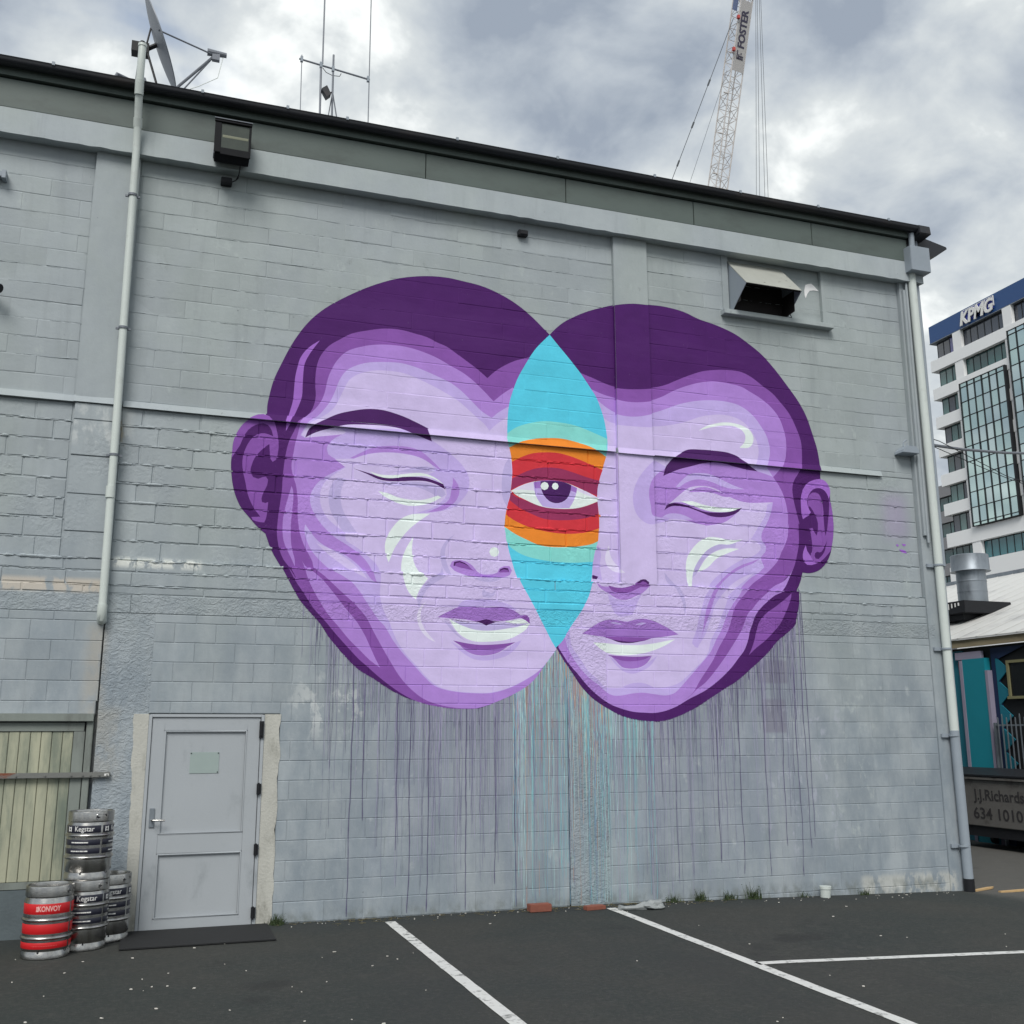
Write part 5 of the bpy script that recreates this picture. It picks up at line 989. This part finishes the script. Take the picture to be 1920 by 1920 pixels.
# weeds along the foot of the wall
wd = [(1.27, -.05, .17, 60, 'weed tuft between the bare render and the door mat, leftmost'), (5.62, -.07, .15, 34, 'low weed tuft right of the plastic bag'), (5.98, -.05, .20, 40, 'middle weed tuft at the wall foot right of the rough column'), (6.35, -.05, .17, 34, 'loose weed tuft just left of the tallest weed'),
      (6.68, -.05, .26, 48, 'tallest weed tuft against the wall foot'), (7.36, -.04, .14, 14, 'thin weed sprig left of the white pipe stub'), (8.2, -.04, .15, 22, 'weed sprig right of the white pipe stub')]
for (x, y, h, n, lb) in wd:
    mb = MB()
    for i in range(int(n*2.6)):
        a = rnd.uniform(0, 6.28); l = .8*h*rnd.uniform(.2, 1.0)*(.6 if i > n else 1); bx, by = x+rnd.gauss(0, .04), min(-.012, y+rnd.gauss(0, .025)); lean = rnd.uniform(.1, .6); wdt = rnd.uniform(.003, .009); ca, sa = math.cos(a), math.sin(a); p = []
        for k in range(4):
            tt = k/3; r_ = l*lean*tt*tt; cx, cy, cz = bx+ca*r_, min(-.008, by+sa*r_), gz(x)-.01+l*tt*(1-.25*lean*tt); ww = wdt*(1-tt*.85)
            p += [(cx-sa*ww, cy+ca*ww*.5, cz), (cx+sa*ww, cy-ca*ww*.5, cz)]
        mb.add(p, [(0, 1, 3, 2), (2, 3, 5, 4), (4, 5, 7, 6)])
        if i % 3 == 0:
            for k in range(3):
                q = Vector(p[2+2*(k % 3)]); s_ = rnd.uniform(.006, .014); mb.add([q+Vector((rnd.uniform(-s_, s_), rnd.uniform(-s_, 0), rnd.uniform(-s_, s_))) for _ in range(3)], [(0, 1, 2)])
    mb.v = [(a_, min(b_, -.006), c_) for a_, b_, c_ in mb.v]
    tag(mb.build('weed_tuft', M['green'], fix=False), lb, 'weed', 'weeds along the foot of the wall')
# petals, chips and scraps
mb = MB(); rl = random.Random(3)
def flake(x, y, s, el=1.6):
    a = rl.uniform(0, 6.28); n = 5; ca, sa = math.cos(a), math.sin(a); z = gz(x)+.003; tp = []; bt = []
    for k in range(n):
        th = 2*math.pi*k/n+rl.uniform(-.3, .3); u, w = s*el*math.cos(th), s*math.sin(th); X, Y_ = x+ca*u-sa*w, y+sa*u+ca*w
        tp.append((X, Y_, z+.003+rl.uniform(0, .003))); bt.append((X, Y_, z))
    mb.add(tp+bt, [tuple(range(n))]+[(i, (i+1) % n, n+(i+1) % n, n+i) for i in range(n)])
for _ in range(95): flake(rl.uniform(-3, 13), -.2-7.5*rl.random()**1.1, rl.choice((.003, .004, .005, .006, .010)))
for _ in range(110): 
    x = rl.uniform(-.3, 9.7); flake(x, -.05-abs(rl.gauss(0, .14)), rl.uniform(.002, .007))
for _ in range(34): flake(rl.uniform(-1.5, 2), rl.uniform(-4, -.8), rl.uniform(.004, .010), 1.6)
mb.build('litter', M['litter'], kind='stuff')
mb = MB()
for _ in range(240):
    x = rl.choice((rl.gauss(3.9, .35), rl.gauss(4.6, .2), rl.gauss(5.2, .5), rl.gauss(2.2, .25), rl.uniform(.9, 7))); y = -.06-abs(rl.gauss(0, .10)); L = rl.uniform(.02, .10); a = rl.uniform(0, 3.14); w = .0025
    dx_, dy_ = math.cos(a)*L, math.sin(a)*L*.5; mb.add([(x, min(y, -.02), .006+gz(x)), (x+dx_, min(-.02, y+dy_), .01+gz(x)), (x+dx_, min(-.02, y+dy_)-w, .012+gz(x)), (x, min(y, -.02)-w*2, .014+gz(x))], [(0, 1, 2, 3)])
mb.build('dry_straw', varied('straw', (.30, .26, .15), .8, 0, .3, 40), kind='stuff', fix=False)

# ------------------------------------------------------------------ across the alley: rubbish skip, kitchen building, fence, exhaust
t = root('rubbish_skip', 'grey rubbish skip with dark lettering and a black lid beside the alley', 'rubbish skip', (14.6, 3.9, gz(14.6)))
sk = varied('skip_paint', (.145, .14, .132), .6, .1, .12, 4, .1, 20, dirt=(.07, .065, .06), dscale=3, dthr=(.5, .75))
mb = MB(); mb.prism([(14.02, .20), (14.0, 1.0), (15.25, 1.0), (15.1, .2)], 'y', 2.55, 5.2); body = mb.build('skip_body', sk, t, bevel=.012)
mb = MB(); mb.box(13.96, 15.28, 2.5, 5.25, 1.0, 1.05); mb.build('skip_rim', sk, t, bevel=.008)
mb = MB(); mb.prism([(13.95, 1.055), (13.95, 1.09), (14.6, 1.19), (15.3, 1.12), (15.3, 1.055)], 'y', 2.48, 5.26); mb.build('skip_lid', M['black'], t, bevel=.01)
mb = MB(); mb.box(14.06, 15.0, 2.7, 5.1, .02, .199)
for y in (2.75, 4.95):
    for x in (14.15, 14.9): mb.tube([(x, y-.04, -.10), (x, y+.04, -.10)], .09, 14)
mb.build('skip_base', M['black'], t)
ink = mat('faded_black_ink', (.035, .033, .035), .7)
for s_, sz, yy, zz, xs_ in (('J.J.Richards', .26, 3.83, .735, 1.0), ('634 1010', .27, 3.90, .415, 1.12)):
    v, f = text_mesh(s_, sz, .002, xscale=xs_, bold=.012); mb = MB(); mb.add([(14.0+.02*(1-(zz+y_-.2)/.8)-.004-z_, yy-x_, zz+y_) for x_, y_, z_ in v], f); mb.build('lettering', ink, t)

t = root('kitchen_building', 'low building with a white roof and teal zigzag painted wall behind the skip', 'building', (15, 6, gz(15)))
pt = {k: varied('zig_'+k, c_, .6, 0, .08, 3) for k, c_ in dict(teal=(.005, .21, .27), deep=(.010, .15, .21), navy=(.008, .022, .07), black=(.010, .011, .013), lav=(.27, .25, .33), orange=(.32, .05, .02)).items()}
mb = MB(); mb.box(15.06, 15.3, 1.0, 14, -.3, 3.45); mb.box(15.3, 24, 1.0, 1.2, -.3, 3.4); mb.build('wall', pt['black'], t)
mb = MB(); mb.box(14.93, 15.06, 4.845, 5.42, -.3, 3.22); mb.build('painted_pier', pt['teal'], t)
mb = MB(); mb.box(14.92, 15.06, 4.775, 4.842, -.3, 2.98); mb.build('painted_pier_edge', pt['lav'], t); mb = MB(); mb.box(14.92, 15.06, 5.422, 5.50, -.3, 3.2); mb.build('painted_pier_edge', pt['lav'], t)
mb = MB(); mb.box(15.03, 15.058, 4.60, 4.773, -.3, 3.4); mb.build('painted_panel', pt['navy'], t)
mb = MB(); mb.box(15.03, 15.058, 5.502, 9.5, -.3, 3.4); mb.build('painted_panel', pt['deep'], t)
mb = MB(); mb.box(14.95, 15.03, 4.95, 5.62, 3.22, 3.36); mb.build('wall_ledge', pt['lav'], t); mb = MB(); mb.prism([(5.60, 3.2), (5.40, 3.18), (5.50, 2.95), (5.60, 2.93)], 'x', 15.0, 15.029); mb.build('painted_panel', pt['orange'], t)
for i in range(7):
    zc = 2.98-.43*i; mb = MB(); mb.prism([(4.66, zc+.213), (4.66, zc-.213), (4.62, zc-.213), (4.36, zc), (4.62, zc+.213)], 'x', 15.02, 15.045); mb.build('painted_zigzag', pt['deep'], t)
mb = MB(); mb.prism([(4.74, 3.4), (3.9, 3.4), (4.6, 3.18)], 'x', 15.018, 15.028); mb.build('painted_zigzag', pt['navy'], t)
mb = MB(); mb.box(14.99, 15.06, 4.33, 4.38, 2.47, 3.14); mb.box(14.99, 15.06, 2.9, 4.33, 3.09, 3.14); mb.box(14.97, 15.06, 2.9, 4.40, 2.43, 2.48); mb.box(14.99, 15.06, 2.9, 2.95, 2.48, 3.09); wn = mb.build('window', varied('raw_timber', (.20, .19, .10), .7), t); mb = MB(); mb.box(15.02, 15.05, 2.95, 4.33, 2.48, 3.09); mb.build('pane', mat('dark_pane', (.01, .011, .012), .15), wn)
mb = MB(); mb.box(14.90, 14.94, 0.8, 14, 3.455, 3.60); mb.build('timber_fascia', varied('weathered_fascia', (.30, .25, .16), .75, 0, .15, 4, stretch=(1, .3, 1), dirt=(.16, .13, .08)), t)
mb = MB(); mb.add([(14.86, .7, 3.60), (14.86, 14, 3.60), (20.5, 14, 5.75), (20.5, .7, 5.75), (14.86, .7, 3.63), (14.86, 14, 3.63), (20.5, 14, 5.78), (20.5, .7, 5.78)], [(0, 1, 2, 3), (4, 7, 6, 5), (0, 4, 5, 1), (2, 6, 7, 3), (0, 3, 7, 4), (1, 5, 6, 2)])
n = 26
for i in range(n):
    y = .9+13*i/n; mb.add([(14.85, y-.02, 3.632), (14.85, y+.02, 3.632), (14.85, y, 3.640), (20.5, y-.02, 5.782), (20.5, y+.02, 5.782), (20.5, y, 5.790)], [(0, 2, 5, 3), (2, 1, 4, 5), (0, 1, 2)])
rf = mb.build('roof', M['white_metal'], t); mb = MB(); mb.box(20.4, 20.7, .7, 14, 5.74, 5.84); mb.build('roof_ridge', M['zinc'], rf)
t = root('palisade_fence', 'grey steel bar fence above the skip', 'fence', (14.9, 4, 1))
fm = M['zinc']
mb = MB(); mb.box(14.86, 14.90, 1.5, 4.66, 1.94, 1.97); mb.box(14.86, 14.90, 1.5, 4.66, .55, .58); mb.build('rail', fm, t); mb = MB(); mb.box(14.85, 14.91, 4.64, 4.68, -.2, 2.0); mb.build('post', fm, t)
for i in range(26):
    y = 4.56-.105*i; mb = MB(); mb.prism([(y-.008, .45), (y+.008, .45), (y+.008, 2.06+.06*(i % 2)), (y, 2.10+.06*(i % 2)), (y-.008, 2.06+.06*(i % 2))], 'x', 14.84, 14.858); mb.build('bar', fm, t)

t = root('kitchen_exhaust', 'round galvanised exhaust stack with a cowl over a black fan plate on the white roof', 'exhaust stack', (16.6, 6.65, 4.1))
ez = 16.5; cy = 6.65
mb = MB(); mb.lathe([(.30, 4.50), (.30, 5.24)], (ez, cy, 0), 32); mb.lathe([(.304, 4.98), (.308, 5.0), (.304, 5.02)], (ez, cy, 0), 32); mb.lathe([(.304, 4.76), (.306, 4.775), (.304, 4.79)], (ez, cy, 0), 32); mb.build('stack', M['zinc'], t, smooth=True)
mb = MB(); mb.lathe([(.29, 5.22), (.40, 5.22), (.41, 5.215), (.39, 5.24), (.385, 5.56), (.375, 5.57), (.30, 5.55), (.30, 5.3)], (ez, cy, 0), 36); mb.build('cowl', M['zinc'], t, smooth=True)
mb = MB(); mb.box(15.85, 17.1, 6.22, 7.5, 4.27, 4.53); mb.box(16.0, 16.9, 6.45, 7.3, 4.14, 4.27); fan = mb.build('fan_plate', M['black'], t, bevel=.01)
mb = MB(); rr = random.Random(8)
for i in range(7):
    y = 6.98-.10*i; h = rr.uniform(.03, .10); mb.box(15.842, 15.849, y-.02, y+.02*rr.random(), 4.47-h, 4.49)
mb.build('worn_marks', M['print'], fan, kind='stuff')
mb = MB(); mb.lathe([(.26, 3.98), (.30, 4.03), (.34, 4.16)], (ez, cy+.05, 0), 28); mb.box(16.0, 17.2, 6.1, 7.3, 3.95, 4.03); mb.box(15.75, 15.82, 7.0, 7.05, 3.85, 4.2); mb.build('stack_base', M['zinc'], t, smooth=False)
# service cables from the corner
t = root('service_cable', 'sagging grey power cable with a hooked end off the corner of the warehouse', 'power cable', (9.9, .5, 5.7))
mb = MB(); mb.tube([(10.0, .6, 5.53), (10.1, .6, 5.72), (10.22, .65, 5.88), (10.45, .7, 5.93), (11.2, .9, 5.98), (12.3, 1.2, 6.10), (14, 1.5, 6.3), (18, 2.2, 6.9)], .022, 8); mb.build('cable_run', M['alu'], t, smooth=True)
mb = MB(); mb.tube([(9.86, .5, 6.03), (10.6, .7, 6.0), (12.4, 1.3, 5.75), (18, 3, 5.6)], .006, 6); mb.tube([(9.86, .5, 5.93), (10.3, .7, 5.96), (12.4, 1.3, 5.72), (18, 3, 5.45)], .006, 6); mb.tube([(9.86, .5, 6.12), (10.05, .6, 6.02), (10.4, .7, 5.97)], .010, 6); mb.build('wire', M['black'], t)

# ------------------------------------------------------------------ office block in the distance
t = root('office_block', 'white office tower with a blue sign band and green tinted windows', 'office building', (95, 80, 0))
wh = varied('white_cladding', (.78, .79, .79), .5, 0, .03, .2); blue = varied('blue_band', (.020, .068, .20), .4, 0, .06, .1); frm = mat('black_frame', (.012, .014, .016), .4)
gl = []
for i, c_ in enumerate(((.035, .105, .105), (.024, .07, .072), (.075, .15, .145), (.034, .042, .06))): g_ = mat('office_glass_%d' % i, c_, .08, 0, .9); gl.append(g_)
glc = [mat('curtain_glass_%d' % i, c_, .05, .9, 1.0) for i, c_ in enumerate(((.44, .56, .56), (.52, .62, .62), (.47, .60, .58), (.40, .52, .54)))]; glt = mat('teal_glass', (.03, .13, .15), .08, 0, .9); glv = mat('violet_glass', (.10, .10, .26), .1, 0, .8)
Y0, Y1 = 30.0, 93.2; X0 = 95
mb = MB(); mb.box(X0+1.5, X0+38, Y0, Y1-.6, -6, 54); mb.build('core', frm, t)
mb = MB(); mb.box(X0, X0+39, Y0-.8, 94, 52.45, 54.85); par = mb.build('parapet', blue, t, bevel=.05)
mb = MB(); mb.box(X0-.05, X0+39, Y0-.8, 94.02, 52.36, 52.445); mb.build('parapet_trim', M['zinc'], t)
T = [52.30-3.90*k for k in range(8)]
piers = [(89.80, 88.40), (81.35, 80.0), (73.0, 71.6), (64.6, 63.2), (56.2, 54.8), (47.8, 46.4), (39.4, 38.0)]
for k in range(8):
    if k == 7: break
    z1 = T[k]-2.36; z0 = T[k+1] if k < 6 else 24.75
    mb = MB(); mb.box(X0-.12, X0+38.5, Y0-.5, 94.05 if k < 7 else 94.1, z0, z1); mb.build('floor_band', wh, t, bevel=.02)
pz = 24.75
for a, b in piers:
    mb = MB(); mb.box(X0-.05, X0+1.5, b, a, 22.2, 52.36); mb.build('pier', wh, t)
def window(ya, yb, z0, z1, n, gm, x=X0+.45, nm='window'):
    mb = MB(); mb.box(x, x+.12, yb, ya, z1-.10, z1); mb.box(x, x+.12, yb, ya, z0, z0+.06)
    for i in range(n+1): y = yb+(ya-yb)*i/n; mb.box(x, x+.12, max(yb, y-.045), min(ya, y+.045), z0+.06, z1-.10)
    w_ = mb.build(nm, frm, t)
    for i in range(n):
        a, b = yb+(ya-yb)*i/n, yb+(ya-yb)*(i+1)/n
        m_ = gm[rnd.randrange(len(gm))] if isinstance(gm, list) else gm
        p = MB(); p.box(x+.05, x+.09, a+.045, b-.045, z0+.06, z1-.10); p.build('pane', m_, w_)
    return w_
for k in range(7):
    w_ = window(93.2, 89.8, T[k]-2.36, T[k]-.001, 3, gl if k else [glv, gl[3], glv])
    if k < 2: window(88.4, 81.35, T[k]-2.36, T[k]-.001, 6, [gl[3]] if k == 0 else gl[:2]); window(80.0, 73.0, T[k]-2.36, T[k]-.001, 6, [gl[3]] if k == 0 else gl[:2])
mb = MB()
for k in range(1, 7):
    for _ in range(7): y = rnd.uniform(81.8, 93); mb.box(X0+1.2, X0+1.25, y-.35, y+.35, T[k]-.55-rnd.random()*1.0, T[k]-.45) if False else None
def curtain(ya, yb, z0, z1, n, x=X0-.55):
    mb = MB(); rows_ = []
    z = z1; hh = [.55]+[1.95]*20; i = 0
    while z > z0+.3: rows_.append(z); z -= hh[min(i, 20)]; i += 1
    rows_.append(z0)
    for zz in rows_: mb.box(x, x+.2, yb, ya, zz-.04, zz+.04)
    for i in range(n+1): y = yb+(ya-yb)*i/n; mb.box(x-.02, x+.22, y-.045, y+.045, z0-.05, z1+.05)
    mb.box(x, x+1.0, yb-.14, yb-.06, z0, z1+.05); w_ = mb.build('curtain_wall', frm, t)
    for j in range(len(rows_)-1):
        for i in range(n):
            a, b = yb+(ya-yb)*i/n, yb+(ya-yb)*(i+1)/n; p = MB(); d = rnd.uniform(-.012, .012); p.box(x+.09, x+.12, a+.045, b-.045, rows_[j+1]+.04, rows_[j]-.04); p.v = [(X_+d*(Y_-a), Y_, Z_) for X_, Y_, Z_ in p.v]; p.build('pane', glc[rnd.randrange(4)], w_)
curtain(88.93, 81.55, 26.6, 45.1, 6); curtain(80.5, 72.5, 26.6, 49.05, 6)
window(88.4, 81.35, 22.25, 24.74, 6, glt); window(93.2, 89.8, 22.25, 24.74, 3, gl[:2]); window(80, 73, 22.25, 24.74, 6, glt)
mb = MB(); mb.box(X0-1.2, X0+38, Y0, 88.38, -6, 22.2); mb.box(X0, X0+38, 88.4, 94.1, -6, 22.2); mb.build('podium', wh, t)
# sign: four squares behind slanting letters
sgn = MB(); sq = MB(); sqb = varied('sign_square_blue', (.035, .05, .30), .4)
for i in range(4):
    a = 87.72-1.33*i; sq.box(X0-.10, X0-.02, a-1.22, a, 53.0, 54.55)
so_ = sq.build('sign_square', sqb, t)
mb = MB()
for i in range(5):
    y = 87.75-1.325*i; mb.box(X0-.14, X0-.02, y-.03, y+.05, 53.3, 54.6)
mb.box(X0-.13, X0-.02, 82.4, 87.75, 54.55, 54.62); mb.build('square_edge', M['print'], so_)
v, f = text_mesh('KPMG', 2.3, .06, shear=.25, xscale=.90, bold=.035); mb = MB(); mb.add([(X0-.3-z_, 85.3-x_, 53.42+y_) for x_, y_, z_ in v], f); mb.build('sign_lettering', M['print'], t, label='white slanting capital letters on the blue band')
# small grey block beyond it
t = root('grey_block', 'plain grey low office behind the white tower', 'office building', (128, 140, 0)); gy = varied('grey_cladding', (.22, .22, .23), .6)
mb = MB(); mb.box(129.2, 150, 110, 138, -6, 43.5); mb.build('core', frm, t)
for k in range(9):
    mb = MB(); mb.box(128, 151, 109, 139, 41.8-4.6*k, 43.9-4.6*k); mb.build('floor_band', gy, t)
    w_ = MB(); w_.box(128.6, 128.8, 110, 138.5, 41.8-4.6*k-2.5, 41.8-4.6*k); w_ = w_.build('window', frm, t)
    for i in range(14):
        p = MB(); p.box(128.5, 128.59, 110.1+2*i, 111.9+2*i, 41.8-4.6*k-2.4, 41.8-4.6*k-.1); p.build('pane', gl[i % 3], w_)

# ------------------------------------------------------------------ luffing crane
t = root('tower_crane', 'white lattice crane jib with a lettered banner rising behind the roof', 'crane', (53.5, 89, 0))
cw = varied('crane_white', (.56, .53, .51), .5); cg = mat('crane_cable', (.10, .11, .12), .5)
P0 = Vector((55.62, 81.6, 58.6)); ax_ = (Vector((57.03, 75.75, 81.81))-P0).normalized()
P0 = P0-ax_*34; sdv = r2-ax_*r2.dot(ax_); sdv.normalize(); bk = ax_.cross(sdv).normalized(); rotv = Matrix.Rotation(R_(24), 3, ax_); sdv = rotv@sdv; bk = rotv@bk
Wd = 1.55; LN = 68; nb = 52; ch = [(-.5, -.5), (.5, -.5), (.5, .5), (-.5, .5)]
def cp(i, s_): return P0+ax_*s_+sdv*ch[i][0]*Wd+bk*ch[i][1]*Wd
for i in range(4): mb = MB(); mb.tube([cp(i, 0), cp(i, LN)], .075, 6); mb.build('jib_chord', cw, t)
mb = MB()
for j in range(nb):
    a, b = LN*j/nb, LN*(j+1)/nb
    for i in range(4):
        k = (i+1) % 4; mb.tube([cp(i, a), cp(k, a)], .035, 4, caps=False); mb.tube([cp(i if j % 2 else k, a), cp(k if j % 2 else i, b)], .035, 4, caps=False)
mb.build('jib_lacing', cw, t, kind='stuff')
for s_ in (38, 42.5, 47, 51.5): mb = MB(); p = cp(0, s_); mb.tube([p, p-sdv*.55+bk*.1], .09, 6); mb.build('jib_lug', cw, t)
s0, s1 = 49.6, 57.4; bo = .04
def bpnt(u, s_): return P0+ax_*s_+sdv*u*Wd-bk*(Wd*.5+bo+.08)
fr = -1 if (bpnt(0, s0)-CAM).length < (P0+ax_*s0+bk*(Wd*.5)-CAM).length else 1
def bpn(u, s_, d=0): return P0+ax_*s_+sdv*u*Wd+bk*fr*(Wd*.5+.10+d)
mb = MB(); plate(mb, [bpn(-.47, s0), bpn(.42, s0), bpn(.42, s1), bpn(-.47, s1)], .03); ban = mb.build('banner', varied('banner_grey', (.42, .41, .40), .6, 0, .06, .6), t)
v, f = text_mesh('FOSTER', 1.22, .01, xscale=1.0, bold=.03); cx_ = s0+4.7; mb = MB(); mb.add([tuple(bpn((-y_)/Wd-.02, cx_+x_, .06+z_*.2)) for x_, y_, z_ in v], f); ink2 = mat('banner_ink', (.045, .04, .075), .6); mb.build('banner_lettering', ink2, ban)
mb = MB()
for (u0, u1, a, b) in ((-.30, -.22, 1.35, 2.3), (-.16, -.08, 1.35, 1.9), (-.30, .26, 1.35, 1.52), (-.16, .26, 1.62, 1.76), (.02, .10, 1.9, 2.1)): plate(mb, [bpn(u0, s0+a, .06), bpn(u1, s0+a, .06), bpn(u1, s0+b, .06), bpn(u0, s0+b, .06)], .01)
mb.build('banner_emblem', ink2, ban)
mb = MB(); plate(mb, [bpn(-.95, 56.3, -.5), bpn(-.55, 56.3, -.5), bpn(-.55, 62, -.5), bpn(-.95, 62, -.5)], .05); mb.build('blue_panel', mat('panel_blue', (.13, .17, .30), .6), t)
rd = mat('lamp_red', (.45, .06, .05), .5)
for u, s_ in ((-.62, 51.8), (-.6, 55.4), (.45, 58.2)): mb = MB(); p = bpn(u, s_, .1); mb.box(p.x-.14, p.x+.14, p.y-.14, p.y+.14, p.z-.2, p.z+.2); mb.build('jib_lamp', rd, t)
def px3(px, py, Z): return CAM+(fw+r2*((px-960)/1928.17)-u2*((py-960)/1928.17))*Z
tip = P0+ax_*55.6-sdv*Wd*.6
a_tie = Vector((50.2, 84.2, 59.2)); mb = MB(); d_ = (a_tie-tip); mb.tube([tip, tip+d_*1.5], .04, 5)
for q in (.33, .55, .75, .98): p = tip+d_*q; mb.tube([p-d_.normalized()*.35, p+d_.normalized()*.35], .10, 6)
mb.build('pendant_rope', cg, t)
tip2 = P0+ax_*49.8-sdv*Wd*.55; d2_ = Vector((52.4, 83.2, 59.5))-tip2; mb = MB(); mb.tube([tip2, tip2+d2_*1.5], .022, 4); mb.build('pendant_rope', cg, t)
top_ = P0+ax_*63+sdv*Wd*.6
for (dx0, bx_) in ((0.0, 59.9), (.15, 60.25), (.35, 60.8), (.5, 61.15)):
    mb = MB(); a = top_+sdv*dx0; b = Vector((bx_, 79.6-(bx_-60)*.33, 60.6)); mb.tube([a, b+(b-a)*.8], .024, 4); mb.build('hoist_rope', cg, t)
mb = MB(); tb = P0-ax_*0
for i, j in ((-1, -1), (1, -1), (1, 1), (-1, 1)): mb.tube([(tb.x+i, tb.y+j+1, -5), (tb.x+i, tb.y+j+1, tb.z)], .12, 6)
for k in range(14):
    z0_, z1_ = -5+k*(tb.z+5)/14, -5+(k+1)*(tb.z+5)/14
    for (i, j), (a, b) in (((-1, -1), (1, -1)), ((1, -1), (1, 1)), ((1, 1), (-1, 1)), ((-1, 1), (-1, -1))): mb.tube([(tb.x+i, tb.y+j+1, z0_), (tb.x+a, tb.y+b+1, z1_)], .06, 4, caps=False)
mb.box(tb.x-1.4, tb.x+1.4, tb.y-.6, tb.y+5, tb.z, tb.z+2.2); mb.build('tower_mast', cw, t)
